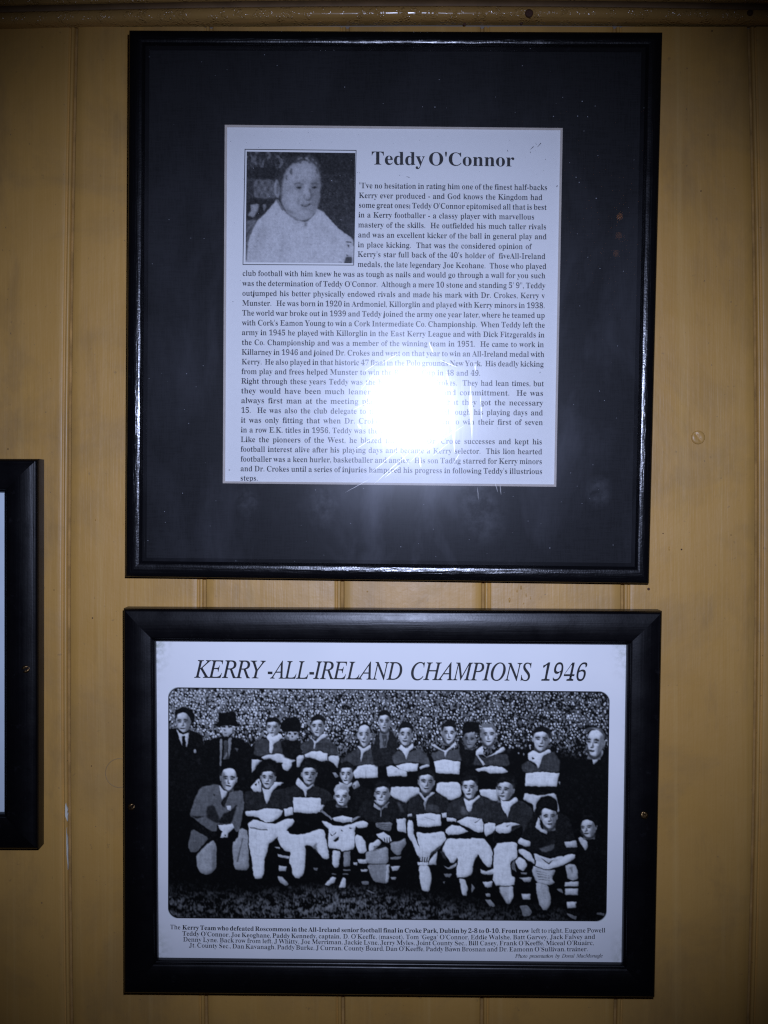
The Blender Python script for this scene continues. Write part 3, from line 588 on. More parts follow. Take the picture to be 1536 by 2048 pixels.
# joints between boards: x in photograph pixels at the rail, at mid height and at the floor end; the old boards are not quite straight
J = [(-125,-142,-133), (152,137,142), (422,409,412), (695,685,686), (965,967,964), (1230,1246,1231), (1499,1514,1498), (1768,1790,1768)]
def jx(j, z):
    py = 1024-z*F/D; a, b, c = j
    t = np.clip((py-45)/2003, -.2, 1.3); return (a*(2*(t-.5)*(t-1))+b*(4*t*(1-t))+c*(2*t*(t-.5))-768)*D/F
G = .0013                                      # half width of a joint
for k in range(len(J)-1):
    rows = []
    flipL, flipR = k >= 4, k+1 >= 4            # on which side of the joint the bead runs
    for z in zs:
        l, r = jx(J[k], z)+G*.55, jx(J[k+1], z)-G*.55
        pr = [(l, .004), (l, .0016), (l+.0004, .0004), (l+.0009, 0.)]
        if flipL: pr = [(l, .004), (l, .0012), (l+.0004, .0003), (l+.0010, 0.), (l+.0018, .0002), (l+.0022, .0013), (l+.0026, .0013), (l+.0030, .0002), (l+.0036, 0.)]
        pl = list(pr)
        rr = [(r-.0009, 0.), (r-.0004, .0004), (r, .0016), (r, .004)]
        if not flipR: rr = [(r-.0036, 0.), (r-.0030, .0002), (r-.0026, .0013), (r-.0022, .0013), (r-.0018, .0002), (r-.0010, 0.), (r-.0004, .0003), (r, .0012), (r, .004)]
        mid = [(l+.0036+(r-l-.0072)*t, .00035*math.sin(3.1*t+k)*math.sin(math.pi*t)) for t in (.03, .2, .4, .6, .8, .97)]
        rows.append([(x, y, z) for x, y in pl+mid+rr])
    V = np.array(rows).reshape(-1, 3); nu = len(rows[0])
    o = mesh('wall_board', V, grid(nu, len(zs)), PAINT, wall, True)
V, Q = merge([([(jx(J[0], ZT)-.01, .0024, ZT), (jx(J[-1], ZT)+.01, .0024, ZT), (jx(J[-1], ZB)+.01, .0024, ZB), (jx(J[0], ZB)-.01, .0024, ZB)], [(0, 1, 2, 3)])])
mesh('board_tongues', V, Q, GAP, wall)
V, Q = merge([box(-.42, .42, .0045, .02, ZB-.02, ZT+.06)]); mesh('wall_core', V, Q, PLASTER, wall)
# chipped paint along the first joint
def chip(px, y0, y1, wd, seed):
    rnd = random.Random(seed); n = 9; L = []; R_ = []
    for i in range(n):
        t = i/(n-1); e = wd*math.sin(math.pi*max(.02, min(.98, t)))*(.6+.6*rnd.random()); c = px+rnd.uniform(-.6, .6)+2.5*t
        L.append(P0(c-e/2, y0+(y1-y0)*t, -.0004)); R_.append(P0(c+e/2, y0+(y1-y0)*t, -.0004))
    V = L+R_[::-1]; V += [(x, .0012, z) for x, y, z in V]; n2 = 2*n
    Q = [tuple(range(n2))]+[(i, (i+1) % n2, n2+(i+1) % n2, n2+i) for i in range(n2)]
    return V, Q
V, Q = chip(131.5, 1606, 1643, 5.5, 1); mesh('paint_chip', V, Q, BARE, wall)
V, Q = chip(133, 1655, 1740, 2.6, 2); mesh('paint_chip', V, Q, BARE, wall)

# rail along the top of the boards
def strip(name, prof, mat, segs=24, x0=-.33, x1=.33):
    """prof: list of (y, z offset in px from the curve, curve id)"""
    xs = np.linspace(x0, x1, segs); rows = []
    for x in xs:
        px = 768+x*F/D; t = px/1536
        lo = 49*(2*(t-.5)*(t-1))+36*(4*t*(1-t))+42*(2*t*(t-.5)) if 0 <= t <= 1 else (49 if t < 0 else 42)
        up = 22*(2*(t-.5)*(t-1))+9*(4*t*(1-t))+17*(2*t*(t-.5)) if 0 <= t <= 1 else (22 if t < 0 else 17)
        rows.append([(x, y, (1024-(lo if c == 0 else up)-dz)*(D-.006)/F) for y, dz, c in prof])
    V = np.array(rows).reshape(-1, 3); return mesh(name, V, grid(len(prof), len(xs)), mat, wall, True)
strip('rail_bead', [(.003, -.5, 0), (-.0015, -.5, 0), (-.0045, -2.5, 0), (-.0060, -6, 0), (-.0066, -13, 0), (-.0064, -20, 0), (-.0052, 1.5, 1), (-.0030, .2, 1), (.003, 0, 1)], RAIL)
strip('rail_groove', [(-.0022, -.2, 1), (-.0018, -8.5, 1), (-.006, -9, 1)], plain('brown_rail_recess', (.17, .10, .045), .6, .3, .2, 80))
strip('rail_board', [(-.0020, -8.6, 1), (-.0070, -9.5, 1), (-.0080, -11.5, 1), (-.0080, -60, 1), (-.0080, -180, 1), (.003, -181, 1)], RAIL)

def disc_head(name, px, py, r_px, h, mat, parent, slot=False, y=0., dome=.5, M=None, ang=.5):
    """round screw or nail head standing h proud of depth y"""
    c = Vector(P0(px, py, y)) if M is None else M
    r = r_px*D/F; V = []; n = 20; R = [(0, 1.), (.35, .985), (.7, .93), (.9, .8), (1., .5), (1.02, 0.)]
    for q, t in R:
        for i in range(n if q else 1):
            a = 2*math.pi*i/n; yy = h*t
            if slot and q <= .9 and abs(math.sin(a-ang)*q) < .2: yy = h*.45
            V.append((c.x+r*q*math.cos(a), c.y-yy, c.z+r*q*math.sin(a)))
    Q = [(0, 1+i, 1+(i+1) % n) for i in range(n)]
    for k in range(len(R)-2):
        for i in range(n): Q.append((1+k*n+i, 1+(k+1)*n+i, 1+(k+1)*n+(i+1) % n, 1+k*n+(i+1) % n))
    return mesh(name, V, Q, mat, parent, True)
disc_head('painted_screw', 1396, 875, 13.5, .0011, PAINT, wall, True, 0., ang=2.2)
disc_head('nail_head', 1058, 27, 8, .0012, RUST, wall, y=-.0066); disc_head('nail_head', 1500, 26, 6, .001, RUST, wall, y=-.0066)
disc_head('nail_head', 929, 49, 3.2, .0006, RUST, wall); disc_head('nail_head', 1043, 47, 2.6, .0006, RUST, wall); disc_head('nail_head', 1297, 1178, 2.6, .0010, RUST, wall)
for i, (x, y, r) in enumerate([(1424,62,2),(1363,1099,2.2),(1326,1067,1.6),(185,1236,1.8),(16,898,1.6),(1402,382,1.8),(108,1180,1.3),(1462,1070,1.3),(183,1532,1.4),(1416,270,1.4)]):
    disc_head('pin_hole', x, y, r*.75, .0002, RUST, wall)
# drips and blisters of paint that catch the flash
def drip(px, py, w_, h_, hgt):
    c = Vector(P0(px, py)); k = D/F; n = 12; V = [(c.x, c.y-hgt, c.z)]
    for q, t in ((.5, .8), (1., 0.)):
        for i in range(n): a = 2*math.pi*i/n; V.append((c.x+w_*k*q*math.cos(a), c.y-hgt*t+.0002*(t == 0), c.z+h_*k*q*math.sin(a)))
    Q = [(0, 1+i, 1+(i+1) % n) for i in range(n)]+[(1+i, 1+n+i, 1+n+(i+1) % n, 1+(i+1) % n) for i in range(n)]
    return V, Q
rnd = random.Random(5)
for q in [(1338,1097,2.2,6,.0006),(1042,1175,2.5,7,.0006),(1034,1182,2,5,.0005),(1052,1190,2,6,.0005),(1061,1196,1.6,6,.0004),(1019,1200,2.5,7,.0006),(1047,1207,2,3,.0005),(735,1183,2.2,2.2,.0005),(1500,980,1.6,3,.0004),(191,1040,1.5,2,.0004)]:
    V, Q = drip(*q); mesh('paint_blister', V, Q, PAINT, wall, True)
# ring pressed into the paint beside the lower frame
V = []; n = 40; c = Vector(P0(239, 1546))
for i in range(n+1):
    a = math.radians(70+230*i/n); k = D/F
    for rr, yy in ((27.2, .0001), (28, -.00018), (28.8, .0001)):
        V.append((c.x+rr*k*math.cos(a), yy, c.z+rr*1.03*k*math.sin(a)))
mesh('ring_scratch', V, grid(3, n+1), plain('grime_line', (.30, .19, .08), .7, .2), wall)

# ================================================================= frames
class Frame:
    def __init__(s, name, cpx, lean, y=0.):
        c = Vector(P0(*cpx, y)); s.M = Matrix.Translation(c) @ Matrix.Rotation(math.radians(lean), 4, 'X'); s.Mi = s.M.inverted()
        s.o = empty(name, s.M)
    def L(s, px, py, h):       # pixel -> local point at height h in front of the frame's back
        o = s.Mi @ CAM; d = (s.Mi.to_3x3() @ Vector(((px-768)/F, 1, (1024-py)/F)))
        t = (-h-o.y)/d.y; p = o+d*t; return (p.x, p.y, p.z)
    def quad(s, c, h): return [np.array(s.L(x, y, h)) for x, y in c]
def arrmap(fr, X, Y, h):
    o = fr.Mi @ CAM; R = np.array(fr.Mi.to_3x3()); d = np.stack([(X-768)/F, np.ones_like(X), (1024-Y)/F], -1) @ R.T
    t = (-h-o.y)/d[..., 1]; return np.array(o)+d*t[..., None]

def moulding(fr, outer, inner, prof, hout, hin, hback, hsight, mh, mv, n_len=2):
    """four mitred rails. outer/inner: pixel corners TL TR BR BL; prof: (t, height) across the face"""
    qo, qi = fr.quad(outer, hout), fr.quad(inner, hin); out = []
    for k in range(4):
        a, b = k, (k+1) % 4
        A = []
        for (t, h) in [(0, hback)]+list(prof)+[(1, hsight)]:
            for q in np.linspace(0, 1, n_len):
                o_ = qo[a]*(1-q)+qo[b]*q; i_ = qi[a]*(1-q)+qi[b]*q; p = o_*(1-t)+i_*t; p[1] = -h
                A.append(p)
        out.append(mesh('frame_rail', A, grid(n_len, len(prof)+2), mh if k in (0, 2) else mv, fr.o, True))
    return out

# ---------------------------------------------------------------- serif lettering, built letter by letter
def math_letter(letter, style):
    # the book serif lives among the mathematical letters of the typefaces that come with Blender
    upper, lower = (0x1D400, 0x1D41A) if style == 'b' else (0x1D434, 0x1D44E)
    if 'A' <= letter <= 'Z': return chr(upper+ord(letter)-65)
    if letter == 'h' and style == 'i': return chr(0x210E)
    if 'a' <= letter <= 'z': return chr(lower+ord(letter)-97)
    if letter.isdigit(): return chr(0x1D7CE+int(letter))
    return letter
def cut_type(st, chars, res=4):
    # outlines and widths of many letters in one go; a capital I closes each line
    cu = bpy.data.curves.new('type', 'FONT'); to = bpy.data.objects.new('type', cu); C.objects.link(to)
    stop_letter = math_letter('I', 'b')
    cu.body = chr(10).join([math_letter(letter, st)+stop_letter for letter in ['I']+chars]); cu.space_line = 3
    dg = bpy.context.evaluated_depsgraph_get(); cv = to.evaluated_get(dg).to_curve(dg); rows = {}
    for s in cv.splines:
        bp = s.bezier_points; n = len(bp); A = np.zeros(n*3, np.float32); H1, H2 = A.copy(), A.copy()
        bp.foreach_get('co', A); bp.foreach_get('handle_right', H1); bp.foreach_get('handle_left', H2)
        A, H1, H2 = [q.reshape(-1, 3)[:, :2].astype(float) for q in (A, H1, H2)]; pts = []
        for i in range(n):
            p0, p1, p2, p3 = A[i], H1[i], H2[(i+1) % n], A[(i+1) % n]; ch = p3-p0
            cr = abs(ch[0]*(p1-p0)[1]-ch[1]*(p1-p0)[0])+abs(ch[0]*(p2-p0)[1]-ch[1]*(p2-p0)[0])
            for j in range(1 if cr < 1e-4*max(1e-6, np.hypot(*ch)) else res):
                t = j/res; pts.append(p0*(1-t)**3+3*p1*t*(1-t)**2+3*p2*t*t*(1-t)+p3*t**3)
        q = [pts[0]]
        for p in pts[1:]:
            if np.hypot(*(p-q[-1])) > 1e-4: q.append(p)
        if np.hypot(*(q[0]-q[-1])) < 1e-4: q.pop()
        if len(q) < 3: continue
        q = np.array(q); row = int(round((.33-q[:, 1].mean())/3)); q[:, 1] += row*3; rows.setdefault(row, []).append(q)
    bpy.data.objects.remove(to); bpy.data.curves.remove(cu)
    stop = max(l[:, 0].max() for l in rows[0])-max(l[:, 0].max() for l in rows[0][:-1]); out = {}
    bar = rows[0][-1][:, 0].max()-stop
    for k, c in enumerate(chars, 1): out[st+c] = (rows[k][-1][:, 0].max()-bar, rows[k][:-1])
    return out
import string
_GL = cut_type('b', sorted(string.ascii_letters+string.digits+"\"'.,;-()\u2018\u2019"))
_GL.update(cut_type('i', sorted(string.ascii_letters+'-')))
_gc = {}; SPW = []
def glyph(c, st, thin, hair, shear=0.):
    key = (c, st, thin, hair, shear)
    if key in _gc: return _gc[key]
    adv, loops = (.25, []) if c == ' ' else _GL[st+c]
    if loops and (thin or shear):
        area = lambda l: .5*np.sum(l[:, 0]*np.roll(l[:, 1], -1)-np.roll(l[:, 0], -1)*l[:, 1])
        sgn = np.sign(area(max(loops, key=lambda l: abs(area(l)))))
        new = []
        for l in loops:
            e = np.roll(l, -1, 0)-l; e /= np.maximum(np.hypot(e[:, 0], e[:, 1]), 1e-9)[:, None]
            nn = np.stack([e[:, 1], -e[:, 0]], 1)*sgn; v = nn+np.roll(nn, 1, 0); v /= np.maximum(np.hypot(v[:, 0], v[:, 1]), .5)[:, None]
            q = l-v*np.array([thin, -hair]); q[:, 0] += shear*q[:, 1]; new.append(q)
        loops = new
    if c == 'j' and st == 'b': loops = [l*np.array([.8, 1])+np.array([.05, 0]) for l in loops]
    V, T = np.zeros((0, 2)), []
    if loops:
        V = np.concatenate(loops)
        T = [tuple(t) for t in tessellate_polygon([[Vector((*p, 0)) for p in l] for l in loops])]
    _gc[key] = (V, np.array(T, int).reshape(-1, 3), adv); return _gc[key]
def line(txt, st, x0, x1, yb, size, thin=0., hair=0., shear=0., kx=1., sp=.25):
    """set one line between pixel x0 and x1 (justified by its spaces first); yb = baseline y at left, (middle,) right"""
    gl = [(c, glyph(c, st, thin, hair, shear)) for c in txt]
    s = size*kx; letters = sum(g[2] for c, g in gl if c != ' ')*s; ns = sum(c == ' ' for c in txt)
    tight = -thin*.9*s*sum(c != ' ' for c in txt); letters += tight
    W = x1-x0; SPW.append(((W-letters)/ns/size if ns else 0, kx, txt[:20])); spw = (W-letters)/ns if ns else 0; kk = 1.
    lo, hi = .17*size, .42*size
    if ns and not lo <= spw <= hi:
        spw = min(max(spw, lo), hi); kk = (W-spw*ns)/letters
    if not ns: kk = W/letters
    x = x0; VV, TT, n = [], [], 0
    for c, (V, T, a) in gl:
        if c == ' ': x += spw; continue
        if len(T):
            X = x+(V[:, 0]-thin*.45)*s*kk; t = (X-x0)/max(W, 1)
            yy = yb[0]*(1-t)+yb[-1]*t if len(yb) == 2 else yb[0]*(2*(t-.5)*(t-1))+yb[1]*(4*t*(1-t))+yb[2]*(2*t*(t-.5))
            VV.append(np.stack([X, yy-V[:, 1]*size], 1)); TT.append(T+n); n += len(V)
        x += (a-thin*.9)*s*kk
    return np.concatenate(VV), np.concatenate(TT)
def text_mesh(name, fr, lines, h, mat, parent):
    V, T, n = [], [], 0
    for v, t in lines: V.append(v); T.append(t+n); n += len(v)
    V = np.concatenate(V); T = np.concatenate(T); return mesh(name, arrmap(fr, V[:, 0], V[:, 1], h), T, mat, parent)
def picture(name, fr, img, corners, h, parent, nu, nv, lo=.004, hi=.80, gam=1.8, tint=(1, 1, 1)):
    """img on a fine grid; corners TL TR BR BL in pixels"""
    u, v = np.meshgrid(np.linspace(0, 1, nu), np.linspace(0, 1, nv)); c = np.array(corners, float)
    P = (c[0]*((1-u)*(1-v))[..., None]+c[1]*(u*(1-v))[..., None]+c[2]*(u*v)[..., None]+c[3]*((1-u)*v)[..., None])
    hh, ww = img.shape; im = gblur(img, .35*ww/nu)
    yy = np.clip(v*hh-.5, 0, hh-1.001); xx = np.clip(u*ww-.5, 0, ww-1.001); j, i = yy.astype(int), xx.astype(int); fy, fx = yy-j, xx-i
    g = im[j, i]*(1-fx)*(1-fy)+im[j, i+1]*fx*(1-fy)+im[j+1, i]*(1-fx)*fy+im[j+1, i+1]*fx*fy
    g = np.clip(g, 0, 1); g = lo+(hi-lo)*(g**gam*(1-.35*g)+.35*g**(gam*.55)*g)
    col = g.ravel()[:, None]*np.array(tint)
    return mesh(name, arrmap(fr, P[..., 0].ravel(), P[..., 1].ravel(), h), grid(nu, nv), PRINT, parent, False, col)

# ================================================================= upper frame: typed tribute in a wide black mat
U = Frame('framed_tribute', (775, 615), 2.6, -.0070)
tag(U.o, 'large black frame with a typed page in a wide black mat, flash glare on glass', 'picture frame')
oU = [(256.5, 57.5), (1327, 61.5), (1300, 1168), (249, 1154.5)]
iU = [(297, 97), (1285, 101), (1264, 1127), (291, 1116)]
profU = []; _h = .0078
for _a, _b, _s0, _s1, _n in ((0, .04, 62, 48, 2), (.04, .16, 38, 26, 4), (.16, .38, 20, 9, 6), (.38, .62, 8, -7, 8), (.62, .70, -9, -22, 4), (.70, .76, -30, -55, 3), (.76, 1., -48, -30, 4)):
    for _i in range(_n):
        profU.append((_a+(_b-_a)*_i/_n, _h)); _h += math.tan(math.radians(_s0+(_s1-_s0)*(_i+.5)/_n))*.0113*(_b-_a)/_n
profU.append((1., _h))
moulding(U, oU, iU, profU, .010, .0085, .0, .0045, BEADH, BEADV, 2)
HM = .0060                                                    # face of the mat board
mo = [(284, 84), (1298, 88), (1277, 1140), (278, 1129)]
mi = [(449.5, 249.5), (1125.5, 256), (1112.5, 973.5), (445.5, 966.5)]
qo, qi = U.quad(mo, HM), U.quad(mi, HM)
mat_b = mesh('mat_board', qo+qi, [(k, (k+1) % 4, 4+(k+1) % 4, 4+k) for k in range(4)], MAT, U.o)
mi2 = [(454.3, 254.5), (1120.8, 260.5), (1108.2, 968.8), (450.3, 962.6)]
qa, qb = U.quad(mi, HM), U.quad(mi2, HM-.0013)
for k in range(4):
    a, b = k, (k+1) % 4
    mesh('mat_bevel', [qa[a], qa[b], qb[b], qb[a]], [(0, 1, 2, 3)], BEVEL, mat_b)
HS = HM-.0014
sheet = mesh('printed_sheet', U.quad([(430, 235), (1140, 240), (1128, 990), (428, 984)], HS), [(0, 1, 2, 3)], PAPER, U.o)
mesh('backing_board', U.quad([(275, 76), (1308, 80), (1286, 1150), (270, 1138)], .001), [(0, 1, 2, 3)], BACK, U.o)
PANE = mesh('glass_pane', U.quad([(285, 85), (1297, 89), (1276, 1139), (279, 1128)], .0082), [(0, 1, 2, 3)], GLASS, U.o)

SCR = nodes('glass_scratch_glint'); _m, _nt, _N, _out = SCR
_g = _N('BsdfGlossy', i_Color=(1, .98, .96, 1), i_Roughness=.30); _t = _N('BsdfTransparent')
_nt.links.new(_N('MixShader', i_0=.055, i_1=_t.outputs[0], i_2=_g.outputs[0]).outputs[0], _out.inputs[0])
def scratch(x0, y0, x1, y1, w_, seed=0):
    n = 8; L1, R1 = [], []; rr_ = random.Random(seed)
    dx, dy = x1-x0, y1-y0; l = math.hypot(dx, dy); nx, ny = -dy/l, dx/l
    for i in range(n+1):
        t = i/n; e = w_*math.sin(math.pi*max(.03, min(.97, t)))/2; q = rr_.uniform(-.3, .3)
        L1.append((x0+dx*t+nx*(e+q), y0+dy*t+ny*(e+q))); R1.append((x0+dx*t-nx*(e-q), y0+dy*t-ny*(e-q)))
    V = np.array(L1+R1); Q = [(i, i+1, n+2+i, n+1+i) for i in range(n)]
    mesh('glass_scratch', arrmap(U, V[:, 0], V[:, 1], .00826), Q, _m, PANE)
for k, q in enumerate([(904,775,909,905,7),(901,800,907,870,9),(941,768,944,880,5),(939,790,942,845,6),(960,790,964,840,2),(893,742,899,775,3),(948,722,952,745,3),(858,684,866,706,3),
    (748,968,822,902,1.6),(735,952,812,886,1.2),(770,955,800,930,2),(820,925,860,880,1.4),(850,905,905,862,1.6),(866,912,900,884,1.2),(700,905,760,868,1),(722,780,752,742,1.2),(715,848,722,858,4),(705,820,745,800,1),
    (838,912,842,935,4),(1000,968,1002,990,2),(990,965,996,985,1.5),(955,974,957,1000,1.2),(760,730,800,705,1.2),(880,720,915,735,1.5),(690,985,740,958,1),(725,745,760,722,1),(800,905,818,930,1.4),(868,890,930,850,1.1),(920,905,905,930,1.6)]): scratch(*q, k)
# the amber lamps of the room behind the camera, seen as faint points in the glass
def mirrored(p, n, dist):
    d = (p-CAM).normalized(); r = d-2*d.dot(n)*n; return p+r*dist
_n = U.M.to_3x3() @ Vector((0, -1, 0))
for q in ((1239, 433, .0026), (1237, 471, .0012), (1232, 507, .0014)):
    lamp('bar_lamp', mirrored(U.M @ Vector(U.L(q[0], q[1], .0082)), _n, 1.7), q[2], (1, .42, .16), .006)
B = []
def L_(t, x0, x1, yl, yr): B.append(line(t, 'b', x0, x1, (yl, yr), 15.9, .012, .012, 0., .965))
L_('"I\'ve no hesitation in rating him one of the finest half-backs', 718, 1095, 376.3, 380.2)
L_('Kerry ever produced - and God knows the Kingdom had', 717.5, 1085, 396, 400)
L_("some great ones; Teddy O'Connor epitomised all that is best", 717, 1093.5, 415.3, 419.7)
L_('in a Kerry footballer - a classy player with marvellous', 716.5, 1069, 434.8, 439)
L_('mastery of the skills.  He outfielded his much taller rivals', 716, 1093, 454.6, 458.8)
L_('and was an excellent kicker of the ball in general play and', 716, 1093.5, 474.7, 478.5)
L_('in place kicking.  That was the considered opinion of', 715.5, 1063, 494.5, 498.4)
L_("Kerry's star full back of the 40's holder of  fiveAll-Ireland", 715, 1091, 513.6, 518)
L_('medals, the late legendary Joe Keohane.  Those who played', 715, 1093, 533.6, 538)
for t, x0, x1, yl, yr in [
    ('club football with him knew he was as tough as nails and would go through a wall for you such', 484.7, 1091, 551.7, 556.6),
    ("was the determination of Teddy O'Connor.  Although a mere 10 stone and standing 5' 9\", Teddy", 484.7, 1091, 571.7, 576.6),
    ('outjumped his better physically endowed rivals and made his mark with Dr. Crokes, Kerry v', 484.3, 1090, 591.5, 596.6),
    ('Munster.   He was born in 1920 in Ardmoniel, Killorglin and played with Kerry minors in 1938.', 484.3, 1090, 611.2, 616.4),
    ('The world war broke out in 1939 and Teddy joined the army one year later, where he teamed up', 484, 1090, 630.9, 635.9),
    ("with Cork's Eamon Young to win a Cork Intermediate Co. Championship.  When Teddy left the", 484, 1090, 650.6, 655.3),
    ('army in 1945 he played with Killorglin in the East Kerry League and with Dick Fitzgeralds in', 483.4, 1089.3, 670, 674.9),
    ('the Co. Championship and was a member of the winning team in 1951.  He came to work in', 483.4, 1088, 689.8, 694.3),
    ('Killarney in 1946 and joined Dr. Crokes and went on that year to win an All-Ireland medal with', 483, 1089, 709.2, 714),
    ('Kerry.  He also played in that historic 47 final in the Polo grounds New York.  His deadly kicking', 483, 1087.5, 728.6, 733.3),
    ('from play and frees helped Munster to win the Railway Cup in 48 and 49.', 482.7, 961, 748, 751.4),
    ('Right through these years Teddy was the backbone of Dr. Crokes.  They had lean times, but', 482.3, 1088, 767.2, 772.5),
    ('they would have been much leaner only for his drive and committment.  He was', 482, 1087, 786.6, 791.7),
    ('always first man at the meeting place, and made sure that they got the necessary', 482, 1086.5, 806, 811.2),
    ('15.  He was also the club delegate to the East Kerry Board through his playing days and', 482, 1086, 825.5, 830.8),
    ('it was only fitting that when Dr. Crokes came of age again to win their first of seven', 481.6, 1086, 845.2, 850.1),
    ('in a row E.K. titles in 1956, Teddy was the captain.', 481.4, 812, 864.7, 867.3),
    ('Like the pioneers of the West, he blazed the trail of Dr. Croke successes and kept his', 481.2, 1084.5, 884, 888.8),
    ('football interest alive after his playing days and became a Kerry selector.  This lion hearted', 481, 1084.5, 903.3, 908.6),
    ('footballer was a keen hurler, basketballer and angler.  His son Tadhg starred for Kerry minors', 481, 1084.5, 923, 928.3),
    ("and Dr. Crokes until a series of injuries hampered his progress in following Teddy's illustrious", 480.6, 1085, 942.3, 948.2),
    ('steps.', 480.4, 516, 961.2, 961.5)]: L_(t, x0, x1, yl, yr)
text_mesh('body_text', U, B, HS+.00008, INKG, sheet)
text_mesh('heading_text', U, [line("Teddy O'Connor", 'b', 742.8, 1028.6, (329, 333), 38.5, 0., 0., 0., 1.13)], HS+.00008, INK, sheet)
# stray toner marks
mk = []
rnd = random.Random(11)
def mark(x0, y0, x1, y1, w_):
    dx, dy = x1-x0, y1-y0; l = math.hypot(dx, dy); nx, ny = -dy/l*w_/2, dx/l*w_/2
    mk.append((np.array([(x0-nx*.4, y0-ny*.4), (x1-nx, y1-ny), (x1+nx, y1+ny), (x0+nx*.4, y0+ny*.4)]), np.array([(0, 1, 2), (0, 2, 3)])))
for q in [(1061,299,1067,293,1.3),(1060,303,1061.5,306,1),(1075,294,1082,286,1.4),(1071,287,1073,289,.8),(1016,304,1015,300,1.2),(813,353,819,355,1.2),(798,350,800,351,1),(1113,374,1115,371,2.2),(1090,320,1092,318,.9),(457,940,460,940,2),(465,603,466.5,604,1.6),(1079,746,1081,744,1.5),(480,560,481,561,1)]: mark(*q)
for _ in range(26):
    x, y = rnd.uniform(460, 1105), rnd.uniform(262, 360); mark(x, y, x+rnd.uniform(.5, 1.6), y+rnd.uniform(-1, 1), rnd.uniform(.5, 1.1))
for m_ in mk: text_mesh('toner_speck', U, [m_], HS+.00008, INKG, sheet)
pc = [(493.5, 303), (710.5, 306), (708, 526.5), (491, 524.5)]
pp = picture('portrait_print', U, portrait(), pc, HS+.00006, sheet, 219, 226, .006, .78, 1.8, (1, 1, 1.03))
def rect_line(fr, c, w_, h, name, mat, parent):
    c = np.array(c, float); m = c.mean(0); V = []
    inn = []
    for k in range(4):
        inn.append(c[k]+np.sign(m-c[k])*w_)
    V = list(c)+inn
    V = np.array(V); return mesh(name, arrmap(fr, V[:, 0], V[:, 1], h), [(k, (k+1) % 4, 4+(k+1) % 4, 4+k) for k in range(4)], mat, parent)
rect_line(U, [(489.3, 297.8), (713, 300), (708.2, 531), (485.2, 529.8)], 1.5, HS+.00008, 'portrait_border', INK, sheet)

# ================================================================= lower frame: team poster
W = Frame('framed_team_poster', (785, 1603), .7, -.002)
tag(W.o, 'wide satin black frame holding a black and white team photograph headed with the year 1946', 'picture frame')
oW = [(246, 1217), (1325.5, 1222.5), (1310.5, 1996.5), (247, 1987.5)]
iW = [(311, 1282), (1254, 1289), (1244.5, 1928), (316, 1918.5)]
def arcprof(wd, h0, a0, a1, lip):
    """bevelled outer edge, one long cushion whose slope runs from +a0 to -a1 degrees, then the sight lip"""
    out = [(0., h0-.0026), (.015, h0-.0016), (.045, h0-.0009), (.075, h0-.0004)]
    t0, t1, n = .095, .90, 18; h = h0-.0004
    for i in range(n+1):
        t = t0+(t1-t0)*i/n; out.append((t, h)); h += math.tan(math.radians(a0+(-a1-a0)*(i+.5)/n))*wd*(t1-t0)/n
    e = out[-1][1]
    return out+[(.915, e-.0006), (.925, e-.0011), (.965, e-.0012), (.985, e-.0016), (1., lip)]
profW = arcprof(.0178, .0125, 13, 14, .0092)
moulding(W, oW, iW, profW, .0115, .0092, 0., .0058, SATH, SATV, 2)
HP = .0070
poster = mesh('poster_sheet', W.quad([(305, 1276), (1260, 1283), (1250, 1934), (310, 1925)], HP), [(0, 1, 2, 3)], POSTER, W.o)
mesh('backing_board', W.quad([(280, 1250), (1290, 1256), (1278, 1962), (282, 1952)], .001), [(0, 1, 2, 3)], BACK, W.o)
picture('team_photograph', W, team_photo(), [(336.5, 1374.5), (1219.5, 1383), (1213, 1843), (336, 1836.5)], HP+.00006, poster, 662, 345, .003, .80, 1.75, (.97, 1, .99))
T_ = []
for t, x0, x1, a, b in [('KERRY', 390.5, 525, 1355.3, 1356.6), ('-ALL-', 534, 628, 1356.8, 1357.8), ('IRELAND', 628, 804.5, 1357.8, 1359.6), ('CHAMPIONS', 820.5, 1062.5, 1359.8, 1361.2)]:
    T_.append(line(t, 'i', x0, x1, (a, b), 50.5, -.004, .008))
T_.append(line('1946', 'b', 1078, 1171, (1361.2, 1361.5), 50.5, .024, .008, .24))
text_mesh('poster_title', W, T_, HP+.00009, INK, poster)
cp = []
def cap(t, x0, x1, y, thin): cp.append(line(t, 'b', x0, x1, y, 12.9, thin, .008, 0., 1.07))
cap('The', 340, 361, (1858.2, 1858.8), .02)
cap('Kerry Team who defeated Roscommon in the All-Ireland senior football final in Croke Park, Dublin by 2-8 to 0-10. Front row', 364.5, 1058.5, (1859, 1864.4, 1865.8), -.002)
cap('left to right, Eugene Powell', 1062, 1211, (1865.6, 1864.8), .018)
cap("Teddy O'Connor, Joe Keoghane, Paddy Kennedy, captain,", 364.5, 682, (1871, 1874.9, 1877), .012)
cap("D. O'Keeffe, (mascot), Tom \u2018Gega\u2019 O'Connor, Eddie Walshe, Batt Garvey, Jack Falvey and", 686, 1190.5, (1877, 1878.6, 1877.6), .019)
cap("Denny Lyne. Back row from left, J Whitty, Joe Merriman, Jackie Lyne, Jerry Myles, Joint County Sec., Bill Casey, Frank O'Keeffe, Miceal O'Ruairc,", 366, 1188, (1882.8, 1889.6, 1889.9), .019)
cap("Jt. County Sec., Dan Kavanagh, Paddy Burke, J Curran, County Board, Dan O'Keeffe, Paddy Bawn Brosnan and Dr. Eamonn O'Sullivan, trainer.", 378, 1176, (1894.5, 1901.6, 1902.3), .019)
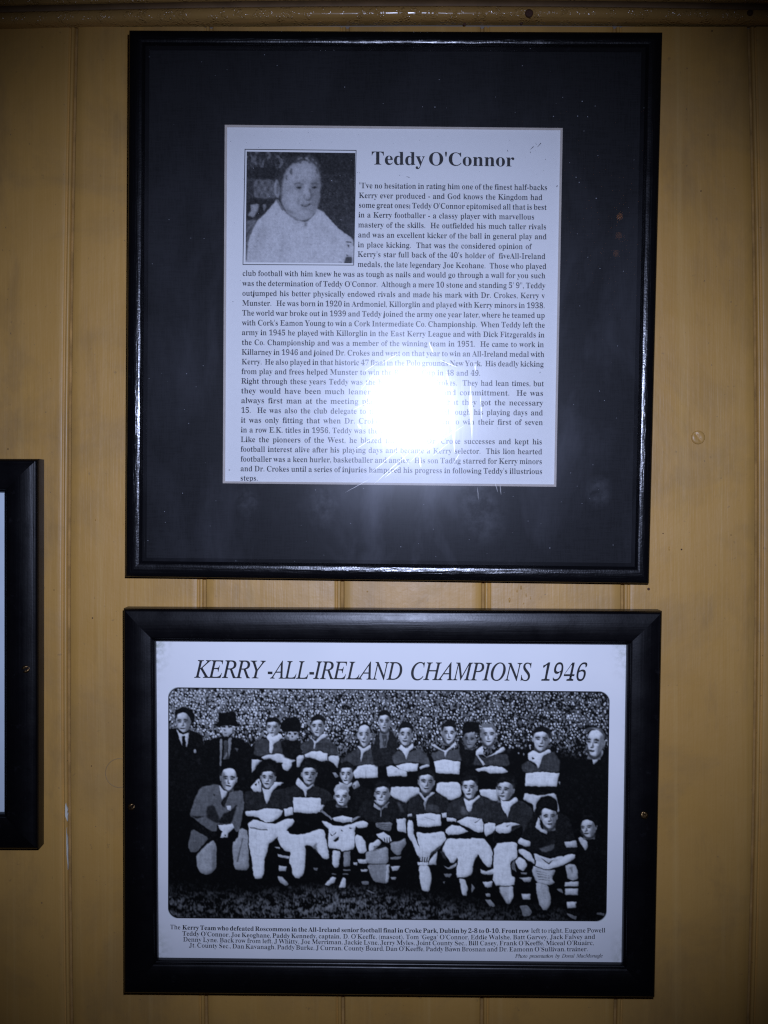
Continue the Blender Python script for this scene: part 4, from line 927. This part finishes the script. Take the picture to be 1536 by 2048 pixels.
text_mesh('caption_text', W, cp, HP+.00009, INK, poster)
text_mesh('credit_text', W, [line('Photo presentation by Donal MacMonagle', 'i', 1030.6, 1205.4, (1915.6, 1914.8), 10.2, -.006, .006)], HP+.00009, INK, poster)

def screw(fr, px, py, r, h0, hh, ang):
    m = fr.L(px, py, h0); c = Vector(m); k = D/F; V = []; n = 20; R = [(0, 1.), (.35, .985), (.7, .93), (.9, .8), (1., .5), (1.05, 0.)]
    for q, t in R:
        for i in range(n if q else 1):
            a = 2*math.pi*i/n; yy = hh*t
            if q <= .9 and abs(math.sin(a-ang)*q) < .2: yy = hh*.3
            V.append((c.x+r*k*q*math.cos(a), c.y-yy, c.z+r*k*q*math.sin(a)))
    Q = [(0, 1+i, 1+(i+1) % n) for i in range(n)]
    for j in range(len(R)-2):
        for i in range(n): Q.append((1+j*n+i, 1+(j+1)*n+i, 1+(j+1)*n+(i+1) % n, 1+j*n+(i+1) % n))
    return mesh('brass_screw', V, Q, BRASS, fr.o, True)
hW = max(h for t, h in profW)
screw(W, 264, 1613, 7, hW-.0010, .0016, .7); screw(W, 1288, 1630, 7.5, hW-.0004, .0014, 2.2)

# ================================================================= the frame cut off at the left
S = Frame('frame_at_left_edge', (-240, 1307), .3, 0.)
tag(S.o, 'black frame cut off at the far left edge, only a sliver of pale sheet showing', 'picture frame')
oS = [(-560, 916), (76.5, 917.5), (76.5, 1699), (-560, 1697)]
iS = [(-494, 983), (10.5, 984.5), (10.5, 1626), (-494, 1625)]
profS = arcprof(.0178, .0112, 15, 12, .0080)
moulding(S, oS, iS, profS, .0100, .0080, 0., .0045, SATH, SATV, 2)
mesh('backing_board', S.quad([(-530, 950), (45, 950), (45, 1662), (-530, 1662)], .001), [(0, 1, 2, 3)], BACK, S.o)
mesh('pale_sheet', S.quad([(-500, 975), (18, 976), (18, 1634), (-500, 1633)], .0056), [(0, 1, 2, 3)], WHT, S.o)
screw(S, 52, 1338, 8, max(h for t, h in profS)-.0012, .0016, .5)
